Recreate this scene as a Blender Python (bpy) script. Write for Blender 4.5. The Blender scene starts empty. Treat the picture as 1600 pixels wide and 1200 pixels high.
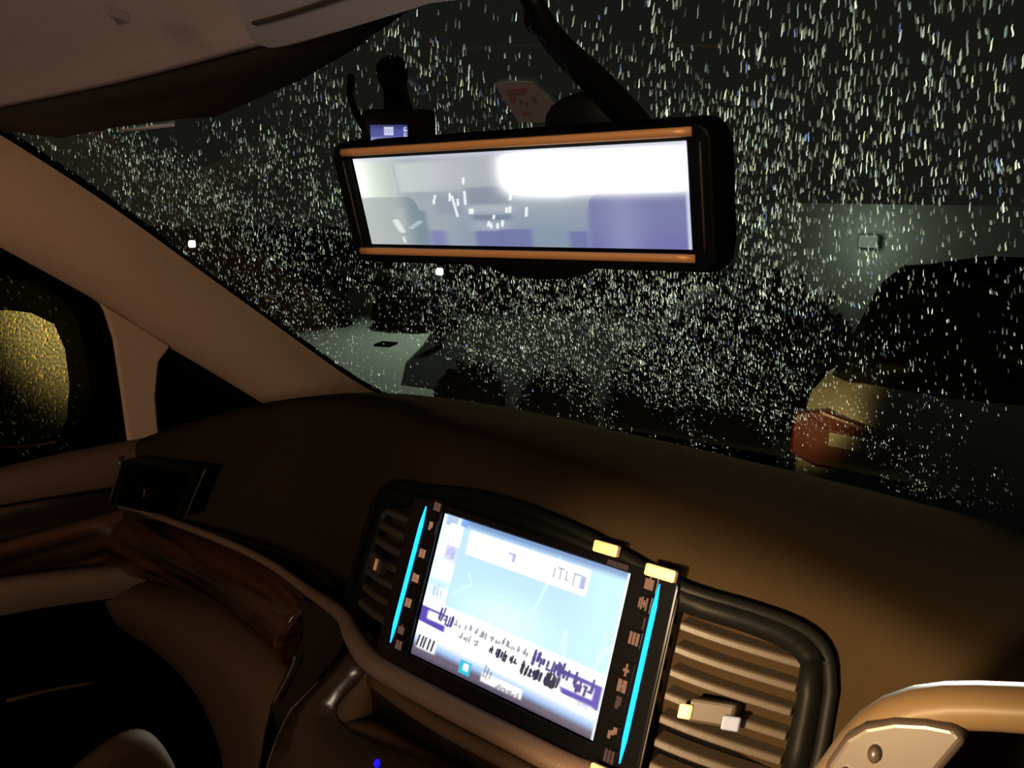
import bpy, bmesh, math, random
import numpy as np
from mathutils import Vector, Matrix

# ------------------------------------------------------------------ camera, world, light, exposure
# car axes: X to the driver's (right) side, Y forward, Z up; origin = middle of the navigation screen, metres
AX = np.array([[0.7942, 0.1475, -0.5895], [0.6070, -0.1469, 0.7810], [0.0286, -0.9781, -0.2062]])
u_, s_, vt_ = np.linalg.svd(AX)
AX = u_ @ vt_
CAM = np.array([0.2985, -0.4040, 0.2676])
FPX = 1250.0
SC = bpy.context.scene
COL = SC.collection
cd = bpy.data.cameras.new('camera')
cam = bpy.data.objects.new('camera', cd)
COL.objects.link(cam)
cd.sensor_width = 36.0
cd.sensor_fit = 'HORIZONTAL'
cd.lens = FPX / 1600 * 36
cd.clip_start = 0.01
cd.clip_end = 200
cam.matrix_world = Matrix([
    [AX[0, 0], -AX[0, 1], -AX[0, 2], CAM[0]],
    [AX[1, 0], -AX[1, 1], -AX[1, 2], CAM[1]],
    [AX[2, 0], -AX[2, 1], -AX[2, 2], CAM[2]],
    [0, 0, 0, 1]])
SC.camera = cam
w = bpy.data.worlds.new('night_sky')
SC.world = w
w.use_nodes = True
bg = w.node_tree.nodes['Background']
bg.inputs[0].default_value = (0.95, 1.0, 0.80, 1)
bg.inputs[1].default_value = 0.009
SC.view_settings.view_transform = 'Standard'
SC.view_settings.look = 'None'
SC.view_settings.exposure = 0.0
SC.view_settings.gamma = 1.0
SC.view_settings.use_curve_mapping = False
try:
    SC.cycles.use_denoising = True
except Exception:
    pass


def lamp(name, kind, loc, target, power, color, size=0.1, size_y=None, spot=None, blend=0.5):
    d = bpy.data.lights.new(name, kind)
    d.energy = power
    d.color = color
    if kind == 'AREA':
        d.size = size
        if size_y:
            d.shape = 'RECTANGLE'
            d.size_y = size_y
    else:
        d.shadow_soft_size = size
    if kind == 'SPOT':
        d.spot_size = math.radians(spot)
        d.spot_blend = blend
    o = bpy.data.objects.new(name, d)
    COL.objects.link(o)
    o.location = loc
    o.rotation_euler = (Vector(target) - Vector(loc)).to_track_quat('-Z', 'Y').to_euler()
    return o


# the car's dome lamp behind the front seats (warm)
lamp('dome_lamp_light', 'AREA', (0.42, -1.05, 0.30), (-0.3, 0.15, 0.18), 8.4, (1.0, 0.77, 0.56), 0.34, 0.20)
# added unseen spot at head height, aimed at the driver's side of the dashboard
lamp('reading_lamp_light', 'SPOT', (0.16, -0.80, 0.25), (0.20, 0.0, 0.02), 190.0, (1.0, 0.68, 0.34), 0.03, spot=29, blend=1.0)
# floodlight on the wall across the car park, shining at the wet windscreen
lamp('wall_floodlight_light', 'SPOT', (-1.98, 8.75, 0.12), (-0.27, 0.35, 0.17), 9000, (0.93, 1.0, 0.86), 0.10, spot=13, blend=0.9)
# its stray light on the wall around it
lamp('wall_stray_light', 'POINT', (-1.98, 8.55, 0.12), (0, 0, 0), 13, (0.90, 1.0, 0.86), 0.10)
# tall street lamp out of view, over the car park
lamp('street_lamp_light', 'SPOT', (-8.0, 10.5, 5.0), (-5.2, 8.3, -1.3), 1500, (0.86, 1.0, 0.88), 0.3, spot=60, blend=0.8)
# added unseen light to the right, brightens the wall
lamp('side_street_lamp_light', 'SPOT', (5.0, 3.5, 4.0), (-0.3, 6.5, -0.4), 170, (0.92, 1.0, 0.90), 0.3, spot=85, blend=1.0)
# added unseen light, brightens the back of the car ahead
lamp('position_lamp_light', 'SPOT', (0.55, 1.5, -0.62), (-0.2, 3.0, -0.5), 0.9, (1.0, 1.0, 0.92), 0.08, spot=120, blend=0.8)
# street lamp behind on the passenger's side, falls on the door mirror
lamp('amber_street_lamp_light', 'SPOT', (-1.25, -3.2, 0.8), (-1.0, 0.15, 0.13), 4000, (1.0, 0.62, 0.20), 0.05, spot=6.5, blend=0.7)

# ------------------------------------------------------------------ helpers
random.seed(7)
RNG = np.random.default_rng(11)


def lin(c):
    out = []
    for v in c:
        v = v / 255
        out.append(v / 12.92 if v <= 0.04045 else ((v + 0.055) / 1.055) ** 2.4)
    return tuple(out)


def ray(px, py):
    return AX @ np.array([(px - 800) / FPX, (py - 600) / FPX, 1.0])


def at(px, py, ax, v):
    """point on the plane axis = v seen at this spot of the photograph"""
    d = ray(px, py)
    return CAM + (v - CAM[ax]) / d[ax] * d


def atX(px, py, v): return at(px, py, 0, v)
def atY(px, py, v): return at(px, py, 1, v)
def atZ(px, py, v): return at(px, py, 2, v)


def on_plane(px, py, p0, n):
    d = ray(px, py)
    return CAM + ((np.array(p0) - CAM) @ np.array(n)) / (d @ np.array(n)) * d


def glass_y(x, z): return 0.72 - 0.14 * (x / 0.72) ** 2 - (z + 0.08) / 0.685
def glass_base(x): return 0.72 - 0.14 * (x / 0.72) ** 2


def solve(px, py, fn, s0=0.1, s1=3.0):
    d = ray(px, py)
    s = np.linspace(s0, s1, 500)
    prev = fn(CAM + s[0] * d)
    for i in range(1, 500):
        cur = fn(CAM + s[i] * d)
        if prev * cur <= 0:
            a, b = s[i - 1], s[i]
            fa = prev
            for _ in range(30):
                m = (a + b) / 2
                fm = fn(CAM + m * d)
                if fa * fm <= 0:
                    b = m
                else:
                    a, fa = m, fm
            return CAM + a * d
        prev = cur
    raise ValueError((px, py))


def on_glass(px, py, off=0.0):
    """point on the windscreen, off metres inside it"""
    return solve(px, py, lambda p: p[1] + off - glass_y(p[0], p[2]))


TILT = math.radians(20)
UP = np.array([0, math.sin(TILT), math.cos(TILT)])
OUT = np.array([0, -math.cos(TILT), math.sin(TILT)])


def rec(u):
    a = max(0.0, abs(u) - 0.1)
    return 0.13 * (1 - math.exp(-(a / 0.19) ** 1.5))


def PF(u, v, off=0.0):
    """centre panel coordinates: across, up, out of the panel; the panel's ends curve away"""
    return np.array([u, rec(u), 0]) + v * UP + off * OUT


def smoothline(pts, n):
    """Catmull-Rom through pts, n samples"""
    P = np.array(pts, float)
    P = np.vstack([2 * P[0] - P[1], P, 2 * P[-1] - P[-2]])
    out = []
    m = len(P) - 3
    for i in range(n):
        t = i / (n - 1) * m
        k = min(int(t), m - 1)
        t -= k
        a, b, c, d = P[k:k + 4]
        out.append(0.5 * (2 * b + (c - a) * t + (2 * a - 5 * b + 4 * c - d) * t * t + (3 * b - a - 3 * c + d) * t ** 3))
    return np.array(out)


def link(name, verts, faces, mat, parent=None, smooth=True):
    me = bpy.data.meshes.new(name)
    me.from_pydata([tuple(map(float, v)) for v in verts], [], faces)
    me.validate()
    if smooth:
        for p in me.polygons:
            p.use_smooth = True
    me.materials.append(mat)
    o = bpy.data.objects.new(name, me)
    COL.objects.link(o)
    if parent is not None:
        o.parent = parent
    return o


def recalc(o):
    bm = bmesh.new()
    bm.from_mesh(o.data)
    bmesh.ops.recalc_face_normals(bm, faces=bm.faces)
    bm.to_mesh(o.data)
    bm.free()
    return o


def mod_solid(o, t, offset=-1):
    m = o.modifiers.new('solid', 'SOLIDIFY')
    m.thickness = t
    m.offset = offset
    return o


def mod_bevel(o, wd, seg=2):
    m = o.modifiers.new('bevel', 'BEVEL')
    m.width = wd
    m.segments = seg
    m.limit_method = 'ANGLE'
    m.angle_limit = math.radians(35)
    return o


def mod_sub(o, n=1):
    m = o.modifiers.new('sub', 'SUBSURF')
    m.levels = n
    m.render_levels = n
    return o


def loft(name, rows, mat, parent=None, thick=0.0, offset=-1, sub=0, close=False):
    rows = [np.array(r, float) for r in rows]
    n = len(rows[0])
    V = np.concatenate(rows)
    F = []
    for i in range(len(rows) - 1):
        for j in range(n - 1 if not close else n):
            k = (j + 1) % n
            F.append((i * n + j, i * n + k, (i + 1) * n + k, (i + 1) * n + j))
    o = link(name, V, F, mat, parent)
    if thick:
        mod_solid(o, thick, offset)
    if sub:
        mod_sub(o, sub)
    return o


def sweep(name, rings, mat, parent=None, smooth=True):
    """closed rings joined in order, capped at both ends"""
    n = len(rings[0])
    V = np.concatenate([np.array(r, float) for r in rings])
    F = []
    for i in range(len(rings) - 1):
        for j in range(n):
            k = (j + 1) % n
            F.append((i * n + j, i * n + k, (i + 1) * n + k, (i + 1) * n + j))
    F.append(tuple(range(n))[::-1])
    F.append(tuple(range((len(rings) - 1) * n, len(rings) * n)))
    return recalc(link(name, V, F, mat, parent, smooth))


def tube(name, path, r, mat, parent=None, seg=10, flat=1.0, up=(0, 0, 1)):
    P = np.array(path, float)
    n = len(P)
    R = [r] * n if np.isscalar(r) else list(r)
    rings = []
    for i in range(n):
        t = P[min(i + 1, n - 1)] - P[max(i - 1, 0)]
        t /= np.linalg.norm(t)
        a = np.cross(t, np.array(up, float))
        if np.linalg.norm(a) < 1e-5:
            a = np.cross(t, [1, 0, 0])
        a /= np.linalg.norm(a)
        b = np.cross(a, t)
        rings.append([P[i] + R[i] * (math.cos(q) * a + flat * math.sin(q) * b) for q in np.linspace(0, 2 * math.pi, seg, endpoint=False)])
    return sweep(name, rings, mat, parent)


def prism(name, pts, direction, depth, mat, parent=None, bevel=0.0, seg=2, smooth=False):
    """flat outline (3D points) pushed back along direction"""
    P = np.array(pts, float)
    D = np.array(direction, float)
    D = D / np.linalg.norm(D) * depth
    n = len(P)
    V = np.concatenate([P, P + D])
    F = [tuple(range(n)), tuple(range(n, 2 * n))[::-1]]
    for i in range(n):
        j = (i + 1) % n
        F.append((i, n + i, n + j, j))
    o = recalc(link(name, V, F, mat, parent, smooth))
    if bevel:
        mod_bevel(o, bevel, seg)
    return o


def box(name, c, ux, uy, uz, dims, mat, parent=None, bevel=0.0, seg=2):
    c = np.array(c, float)
    fr = [np.array(k, float) / np.linalg.norm(k) for k in (ux, uy, uz)]
    hx, hy, hz = [d / 2 for d in dims]
    pts = [c + sx * hx * fr[0] + sy * hy * fr[1] + hz * fr[2] for sx, sy in ((-1, -1), (1, -1), (1, 1), (-1, 1))]
    return prism(name, pts, -fr[2], dims[2], mat, parent, bevel, seg)


def rrect(w_, h_, r, n=5, cx=0, cy=0):
    out = []
    for qx, qy, a0 in ((1, 1, 0), (-1, 1, 90), (-1, -1, 180), (1, -1, 270)):
        for k in range(n + 1):
            a = math.radians(a0 + 90 * k / n)
            out.append((cx + qx * (w_ / 2 - r) + r * math.cos(a), cy + qy * (h_ / 2 - r) + r * math.sin(a)))
    return out


def ring_plate(name, outer, inner, direction, depth, mat, parent=None, bevel=0.0):
    """frame between two outlines with the same point count (3D), pushed back along direction"""
    O = np.array(outer, float)
    I = np.array(inner, float)
    D = np.array(direction, float)
    D = D / np.linalg.norm(D) * depth
    n = len(O)
    V = np.concatenate([O, I, O + D, I + D])
    F = []
    for i in range(n):
        j = (i + 1) % n
        F += [(i, j, n + j, n + i), (2 * n + i, 3 * n + i, 3 * n + j, 2 * n + j),
              (i, 2 * n + i, 2 * n + j, j), (n + i, n + j, 3 * n + j, 3 * n + i)]
    o = recalc(link(name, V, F, mat, parent, False))
    if bevel:
        mod_bevel(o, bevel)
    return o


def empty(name, loc=(0, 0, 0)):
    o = bpy.data.objects.new(name, None)
    COL.objects.link(o)
    o.location = loc
    o.empty_display_size = 0.02
    return o


def tag(o, label=None, cat=None, group=None, kind=None):
    if label: o['label'] = label
    if cat: o['category'] = cat
    if group: o['group'] = group
    if kind: o['kind'] = kind
    return o


# ------------------------------------------------------------------ materials
def newmat(name):
    m = bpy.data.materials.new(name)
    m.use_nodes = True
    nt = m.node_tree
    nt.nodes.clear()
    out = nt.nodes.new('ShaderNodeOutputMaterial')
    return m, nt, out


def pmat(name, col, rough=0.6, metal=0.0, noise=0.12, scale=60, bump=0.15, bscale=600, spec=0.5, coat=0.0):
    """plain material with a soft mottling and a fine grain"""
    m, nt, out = newmat(name)
    N = nt.nodes.new
    L = nt.links.new
    b = N('ShaderNodeBsdfPrincipled')
    b.inputs['Roughness'].default_value = rough
    b.inputs['Metallic'].default_value = metal
    b.inputs['Specular IOR Level'].default_value = spec
    b.inputs['Coat Weight'].default_value = coat
    b.inputs['Coat Roughness'].default_value = 0.08
    tc = N('ShaderNodeTexCoord')
    nz = N('ShaderNodeTexNoise')
    nz.inputs['Scale'].default_value = scale
    nz.inputs['Detail'].default_value = 4
    L(tc.outputs['Object'], nz.inputs['Vector'])
    mx = N('ShaderNodeMix')
    mx.data_type = 'RGBA'
    c = lin(col)
    mx.inputs[6].default_value = (*[k * (1 - noise) for k in c], 1)
    mx.inputs[7].default_value = (*[min(1, k * (1 + noise)) for k in c], 1)
    L(nz.outputs['Fac'], mx.inputs[0])
    L(mx.outputs[2], b.inputs['Base Color'])
    if bump:
        vz = N('ShaderNodeTexVoronoi')
        vz.inputs['Scale'].default_value = bscale
        L(tc.outputs['Object'], vz.inputs['Vector'])
        bp = N('ShaderNodeBump')
        bp.inputs['Strength'].default_value = bump
        bp.inputs['Distance'].default_value = 0.001
        L(vz.outputs['Distance'], bp.inputs['Height'])
        L(bp.outputs['Normal'], b.inputs['Normal'])
    L(b.outputs[0], out.inputs[0])
    return m


def emat(name, col, strength=1.0):
    m, nt, out = newmat(name)
    e = nt.nodes.new('ShaderNodeEmission')
    e.inputs[0].default_value = (*lin(col), 1)
    e.inputs[1].default_value = strength
    nt.links.new(e.outputs[0], out.inputs[0])
    return m


def picmat(name, strength=1.0):
    """a lit display: emits its picture, under a glossy pane"""
    m, nt, out = newmat(name)
    a = nt.nodes.new('ShaderNodeAttribute')
    a.attribute_name = 'pic'
    b = nt.nodes.new('ShaderNodeBsdfPrincipled')
    b.inputs['Base Color'].default_value = (0.01, 0.01, 0.01, 1)
    b.inputs['Roughness'].default_value = 0.35
    b.inputs['Specular IOR Level'].default_value = 0.15
    b.inputs['Emission Strength'].default_value = strength
    nt.links.new(a.outputs['Color'], b.inputs['Emission Color'])
    nt.links.new(b.outputs[0], out.inputs[0])
    return m


def woodmat(name, dark, light, axis_scale, rough=0.22):
    m, nt, out = newmat(name)
    N = nt.nodes.new
    L = nt.links.new
    tc = N('ShaderNodeTexCoord')
    mp = N('ShaderNodeMapping')
    mp.inputs['Scale'].default_value = axis_scale
    L(tc.outputs['Object'], mp.inputs['Vector'])
    nz = N('ShaderNodeTexNoise')
    nz.inputs['Scale'].default_value = 1.0
    nz.inputs['Detail'].default_value = 5
    nz.inputs['Distortion'].default_value = 0.6
    L(mp.outputs[0], nz.inputs['Vector'])
    cr = N('ShaderNodeValToRGB')
    cr.color_ramp.elements[0].position = 0.40
    cr.color_ramp.elements[0].color = (*lin(dark), 1)
    cr.color_ramp.elements[1].position = 0.62
    cr.color_ramp.elements[1].color = (*lin(light), 1)
    L(nz.outputs['Fac'], cr.inputs[0])
    b = N('ShaderNodeBsdfPrincipled')
    b.inputs['Roughness'].default_value = rough
    b.inputs['Specular IOR Level'].default_value = 0.4
    L(cr.outputs[0], b.inputs['Base Color'])
    L(b.outputs[0], out.inputs[0])
    return m


def glassmat(name, tint=(0.93, 0.96, 0.93), ior=1.3):
    m, nt, out = newmat(name)
    N = nt.nodes.new
    t = N('ShaderNodeBsdfTransparent')
    t.inputs[0].default_value = (*tint, 1)
    g = N('ShaderNodeBsdfGlossy')
    g.inputs['Roughness'].default_value = 0.02
    f = N('ShaderNodeFresnel')
    f.inputs[0].default_value = ior
    mx = N('ShaderNodeMixShader')
    nt.links.new(f.outputs[0], mx.inputs[0])
    nt.links.new(t.outputs[0], mx.inputs[1])
    nt.links.new(g.outputs[0], mx.inputs[2])
    nt.links.new(mx.outputs[0], out.inputs[0])
    return m


def dropmat(name, lo, hi, power, tints, diffuse=0.0):
    """water beads: let light through, each bead a little different in clearness and tint"""
    m, nt, out = newmat(name)
    N = nt.nodes.new
    L = nt.links.new
    g = N('ShaderNodeNewGeometry')
    pw = N('ShaderNodeMath')
    pw.operation = 'POWER'
    L(g.outputs['Random Per Island'], pw.inputs[0])
    pw.inputs[1].default_value = power
    mr = N('ShaderNodeMapRange')
    mr.inputs['To Min'].default_value = lo
    mr.inputs['To Max'].default_value = hi
    L(pw.outputs[0], mr.inputs['Value'])
    mu = N('ShaderNodeMath')
    mu.operation = 'MULTIPLY'
    mu.inputs[1].default_value = 37.31
    L(g.outputs['Random Per Island'], mu.inputs[0])
    fr = N('ShaderNodeMath')
    fr.operation = 'FRACT'
    L(mu.outputs[0], fr.inputs[0])
    cr = N('ShaderNodeValToRGB')
    cr.color_ramp.interpolation = 'CONSTANT'
    el = cr.color_ramp.elements
    while len(el) < len(tints):
        el.new(0.5)
    for k, (p, c) in enumerate(tints):
        el[k].position = p
        el[k].color = (*c, 1)
    L(fr.outputs[0], cr.inputs[0])
    tr = N('ShaderNodeBsdfTranslucent')
    L(cr.outputs[0], tr.inputs[0])
    df = N('ShaderNodeBsdfDiffuse')
    L(cr.outputs[0], df.inputs[0])
    m1 = N('ShaderNodeMixShader')
    m1.inputs[0].default_value = diffuse
    L(tr.outputs[0], m1.inputs[1])
    L(df.outputs[0], m1.inputs[2])
    tp = N('ShaderNodeBsdfTransparent')
    mx = N('ShaderNodeMixShader')
    L(mr.outputs[0], mx.inputs[0])
    L(tp.outputs[0], mx.inputs[1])
    L(m1.outputs[0], mx.inputs[2])
    L(mx.outputs[0], out.inputs[0])
    return m


M = {}
M['leather'] = pmat('dark_brown_leather', (35, 27, 18), 0.8, noise=0.1, bump=0.25, bscale=1300, spec=0.0)
M['black'] = pmat('black_plastic', (7, 7, 7), 0.5, bump=0.03, spec=0.06)
M['softblack'] = pmat('matt_black_rubber', (6, 5, 5), 0.85, bump=0.03, spec=0.0)
M['gloss'] = pmat('gloss_black_plastic', (5, 5, 6), 0.16, bump=0, spec=0.3)
M['slat'] = pmat('brown_vent_plastic', (38, 29, 20), 0.55, noise=0.08, bump=0.04, bscale=1500)
M['beige'] = pmat('beige_fabric_trim', (158, 126, 102), 0.85, noise=0.06, bump=0.3, bscale=900, spec=0.1)
M['headliner'] = pmat('grey_headliner_cloth', (156, 138, 134), 0.95, noise=0.05, bump=0.3, bscale=1200, spec=0.05)
M['visor'] = pmat('grey_visor_vinyl', (150, 142, 142), 0.8, noise=0.05, spec=0.1)
M['doortrim'] = pmat('brown_door_vinyl', (78, 56, 42), 0.6, noise=0.1, spec=0.25)
M['armrest'] = pmat('tan_armrest_leather', (88, 68, 52), 0.6, noise=0.1)
M['wood'] = woodmat('dark_striped_wood', (10, 7, 5), (56, 32, 18), (3, 3, 60), 0.16)
M['doorwood'] = woodmat('dark_striped_door_wood', (24, 15, 10), (72, 46, 28), (3, 3, 42), 0.3)
M['wooddark'] = pmat('dark_brown_gloss_wood', (34, 23, 14), 0.3, noise=0.3, scale=14, bump=0)
M['glovebox'] = pmat('brown_glovebox_vinyl', (60, 43, 29), 0.75, noise=0.1, spec=0.1)
M['molding'] = pmat('taupe_padded_molding', (84, 64, 49), 0.55, noise=0.1, bump=0.2)
M['bronze'] = pmat('bronze_mirror_trim', (204, 142, 84), 0.5, metal=0.35, noise=0.05, bump=0)  # warm reflections on the mirror bezel put into this colour
M['chrome'] = pmat('chrome', (215, 210, 205), 0.12, metal=1.0, noise=0.0, bump=0)
M['palechrome'] = pmat('pale_satin_chrome', (92, 100, 124), 0.4, metal=0.1, noise=0.02, bump=0)
M['gold'] = pmat('gold_toned_chrome', (225, 190, 130), 0.4, metal=0.1, noise=0.03, bump=0)  # lamp reflections on the bright pieces put into a cream-yellow colour
M['silver'] = pmat('silver_painted_plastic', (42, 35, 31), 0.36, metal=0.1, noise=0.05, bump=0, spec=0.3)
M['rim'] = pmat('light_leather_rim', (70, 56, 38), 0.42, noise=0.06, bump=0.0, spec=0.08)
M['carpet'] = pmat('black_carpet', (16, 13, 11), 0.95, spec=0.05)
M['frit'] = pmat('black_ceramic_band', (5, 4, 4), 0.5, bump=0)
M['glass'] = glassmat('windscreen_glass')
M['sideglass'] = glassmat('dark_side_glass', (0.5, 0.56, 0.52))
M['led'] = emat('blue_light', (30, 165, 255), 2.6)
M['ledspot'] = emat('deep_blue_light', (30, 20, 255), 1.4)
M['legend'] = emat('amber_legend_light', (212, 150, 112), 0.55)
M['legenddim'] = emat('dim_amber_legend_light', (150, 110, 90), 0.4)
M['navpic'] = picmat('navigation_picture', 1.25)
M['mirrorpic'] = picmat('mirror_picture', 1.15)
M['campic'] = picmat('dash_camera_picture', 1.0)
M['white_text'] = emat('white_digit_light', (235, 240, 255), 1.0)
M['sticker'] = pmat('pale_sticker_paper', (84, 78, 78), 0.7, noise=0.05, bump=0)
M['stickerred'] = pmat('red_sticker_ink', (86, 50, 54), 0.7, noise=0.05, bump=0)
M['stickergrey'] = pmat('grey_sticker_ink', (56, 53, 52), 0.7, noise=0.05, bump=0)
M['asphalt'] = pmat('wet_asphalt', (24, 25, 22), 0.85, noise=0.5, scale=3, bump=0.3, bscale=60, spec=0.05)
M['concrete'] = pmat('pale_concrete', (150, 156, 142), 0.85, noise=0.12, scale=6, bump=0.2, bscale=40)
M['wallconcrete'] = pmat('grey_block_wall', (92, 96, 88), 0.9, noise=0.3, scale=1.2, bump=0.2, bscale=20)
M['leaf'] = pmat('dark_hedge_leaves', (14, 14, 9), 0.8, noise=0.4, scale=20)
M['leafbrown'] = pmat('brown_shrub_leaves', (36, 29, 22), 0.8, noise=0.4, scale=20)
M['carpaint'] = pmat('grey_car_paint', (92, 95, 90), 0.45, metal=0.2, noise=0.05, bump=0)
M['carglass'] = pmat('dark_car_glass', (6, 7, 7), 0.15, bump=0)
M['taillamp'] = pmat('dark_red_lamp_lens', (48, 7, 5), 0.3, bump=0)
M['plate'] = pmat('white_plate', (150, 152, 148), 0.5, bump=0)
M['lampglow'] = emat('white_lamp_glow', (235, 255, 235), 9.0)
M['floodglow'] = emat('flood_lamp_glow', (150, 165, 145), 0.5)
WT = [(0.0, (0.80, 0.80, 0.72)), (0.55, (0.72, 0.80, 0.62)), (0.75, (0.82, 0.74, 0.50)), (0.86, (0.60, 0.78, 0.74)), (0.97, (0.25, 0.35, 0.9))]
M['drop'] = dropmat('water_beads', 0.06, 1.0, 3.0, WT)
M['finedrop'] = dropmat('fine_water_beads', 0.02, 0.30, 2.0, WT)
GT = [(0.0, (0.8, 0.55, 0.2)), (0.4, (0.8, 0.62, 0.3)), (0.7, (0.7, 0.6, 0.4)), (0.9, (0.6, 0.7, 0.6))]
M['golddrop'] = dropmat('side_water_beads', 0.05, 1.0, 2.0, GT, 1.0)
M['sidedrop'] = dropmat('side_water_beads', 0.05, 0.7, 2.0, GT, 0.5)
M['mirrorglass'] = pmat('misted_mirror_glass', (54, 50, 42), 0.45, metal=0.0, noise=0.5, scale=40, bump=0.5, bscale=160)

# ------------------------------------------------------------------ the setting: cabin shell
# headliner
hpx = [(-160, 205), (-60, 180), (0, 166), (100, 147), (200, 126), (300, 100), (390, 75), (480, 52), (560, 31), (640, 10), (700, -8)]
r0 = np.array([on_glass(x, y, 0.004) for x, y in hpx])
r0 = np.vstack([r0, [[0.1, 0.075, 0.405], [0.35, 0.06, 0.40], [0.75, -0.05, 0.36]]])
ceiling = loft('ceiling', [r0, r0 + [0, -0.012, 0.012], r0 + [0, -0.07, 0.03], r0 + [0, -0.2, 0.062], r0 + [0, -0.5, 0.10], r0 + [0, -1.3, 0.12]], M['headliner'], thick=0.02, offset=0, sub=1)
tag(ceiling, kind='structure')
hk = atY(178, 28, -0.10)
prism('visor_hook', [atZ(160, 20, 0.385), atZ(205, 36, 0.385), atZ(183, 41, 0.385), atZ(176, 30, 0.385)], (0, 0, 1), 0.006, M['headliner'], ceiling, 0.001)

# windscreen
xs = np.linspace(-0.74, 0.78, 40)
rows = []
for z in np.linspace(-0.10, 0.43, 18):
    rows.append([(x, glass_y(x, z), z) for x in xs])
wind = loft('window_1', rows, M['glass'])
tag(wind, kind='structure')
# black ceramic band along the top edge, passenger's side
bt = [(-60, 176), (0, 163), (100, 143), (200, 122), (300, 96), (390, 70), (470, 48), (560, 26), (634, 8)]
bb = [(-60, 210), (20, 205), (95, 215), (180, 198), (270, 186), (335, 182), (470, 124), (560, 72), (640, 14)]
loft('ceramic_band', [[on_glass(*p, 0.003) for p in bt], [on_glass((a[0] + b[0]) / 2, (a[1] + b[1]) / 2, 0.003) for a, b in zip(bt, bb)], [on_glass(*p, 0.003) for p in bb]], M['frit'], wind, thick=0.001)
loft('edge_strip', [[on_glass(*p, 0.003) for p in ((185, 203), (230, 197), (272, 192))], [on_glass(*p, 0.003) for p in ((187, 206), (231, 201), (272, 196))]], M['visor'], wind, thick=0.001)  # pale strip stands for a reflection streak on the glass

# A-pillar trim
pu = smoothline([(-70, 172), (0, 212), (150, 308), (300, 416), (400, 488), (480, 546), (560, 601), (632, 636)], 22)
pl = smoothline([(-70, 350), (0, 388), (150, 468), (230, 520), (300, 561), (360, 597), (420, 634), (470, 664)], 22)
U3 = np.array([on_glass(x, y, 0.008) for x, y in pu])
L3 = np.array([atX(x, y, -0.728) for x, y in pl])
rows = [U3 + [0, 0.02, -0.003], U3]
for t, h in ((0.12, 0.010), (0.3, 0.019), (0.5, 0.023), (0.7, 0.020), (0.9, 0.010)):
    rows.append(U3 * (1 - t) + L3 * t + np.array([h, -h * 0.8, 0.0]))
rows += [L3, L3 + [-0.02, 0, 0.0]]
pillar = loft('trim_1', rows, M['beige'], thick=0.006, offset=0, sub=1)
tag(pillar, kind='structure')
tube('glass_seal', [p + np.array([0.0, 0.002, 0.004]) for p in U3], 0.0055, M['softblack'], pillar)
tube('lower_seal', [p + np.array([-0.004, 0.0, -0.004]) for p in L3], 0.004, M['softblack'], pillar)

# sash between door window and quarter window
sash = [(160, 474), (200, 498), (268, 541), (249, 566), (244, 620), (250, 690), (204, 712), (190, 610), (178, 530)]
o = prism('trim_2', [atX(x, y, -0.718) for x, y in sash], (-1, 0, 0), 0.02, M['beige'], None, 0.004, 3)
tag(o, kind='structure')
# quarter window
qw = [(236, 552), (270, 540), (470, 665), (380, 690), (236, 700)]
o = prism('window_2', [atX(x, y, -0.742) for x, y in qw], (-1, 0, 0), 0.004, M['sideglass'])
tag(o, kind='structure')
qp = [(262, 541), (290, 556), (360, 596), (440, 645), (424, 648), (350, 618), (300, 588), (262, 562)]
prism('seal', [atX(x, y, -0.736) for x, y in qp], (-1, 0, 0), 0.006, M['black'], o, 0.001)

# passenger's door
door = empty('door_1', (-0.74, -0.05, -0.2))
door.location = (0, 0, 0)
tag(door, kind='structure')
fo = [(-70, 345), (0, 386), (100, 442), (142, 466), (168, 492), (184, 560), (206, 706), (198, 745), (-70, 760)]
fi = [(-70, 368), (0, 408), (70, 445), (110, 470), (134, 502), (148, 570), (166, 690), (120, 704), (-70, 738)]
ring_plate('window_frame', [atX(x, y, -0.722) for x, y in fo], [atX(x, y, -0.722) for x, y in fi], (-1, 0, 0), 0.02, M['softblack'], door, 0.002)


def doorrow(px, X): return [atX(x, y, X) for x, y in smoothline(px, 12)]


R = [doorrow([(-70, 752), (0, 737), (90, 716), (180, 697), (260, 682)], -0.724),
     doorrow([(-70, 752), (0, 738), (90, 718), (180, 700), (260, 686)], -0.712),
     doorrow([(-70, 766), (0, 752), (90, 733), (180, 716), (260, 703)], -0.690),
     doorrow([(-70, 806), (0, 791), (90, 777), (180, 763), (260, 752)], -0.698)]
loft('upper_trim', R, M['doortrim'], door, thick=0.006, sub=1)
R = [doorrow([(-70, 804), (0, 789), (90, 775), (180, 761), (260, 750)], -0.699),
     doorrow([(-70, 850), (0, 838), (90, 822), (180, 808), (260, 798)], -0.688),
     doorrow([(-70, 900), (0, 886), (90, 872), (180, 858), (260, 848)], -0.696),
     doorrow([(-70, 926), (0, 908), (90, 895), (180, 884), (260, 874)], -0.712)]
loft('wood_strip', R, M['doorwood'], door, thick=0.006, sub=1)
R = [doorrow([(-70, 926), (0, 909), (90, 896), (180, 885), (260, 875)], -0.70),
     doorrow([(-70, 918), (0, 905), (90, 894), (180, 885), (260, 876)], -0.66),
     doorrow([(-70, 942), (0, 926), (90, 912), (180, 903), (260, 895)], -0.645),
     doorrow([(-70, 980), (0, 964), (90, 948), (180, 936), (260, 926)], -0.67)]
loft('armrest', R, M['armrest'], door, thick=0.004, sub=1)
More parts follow.
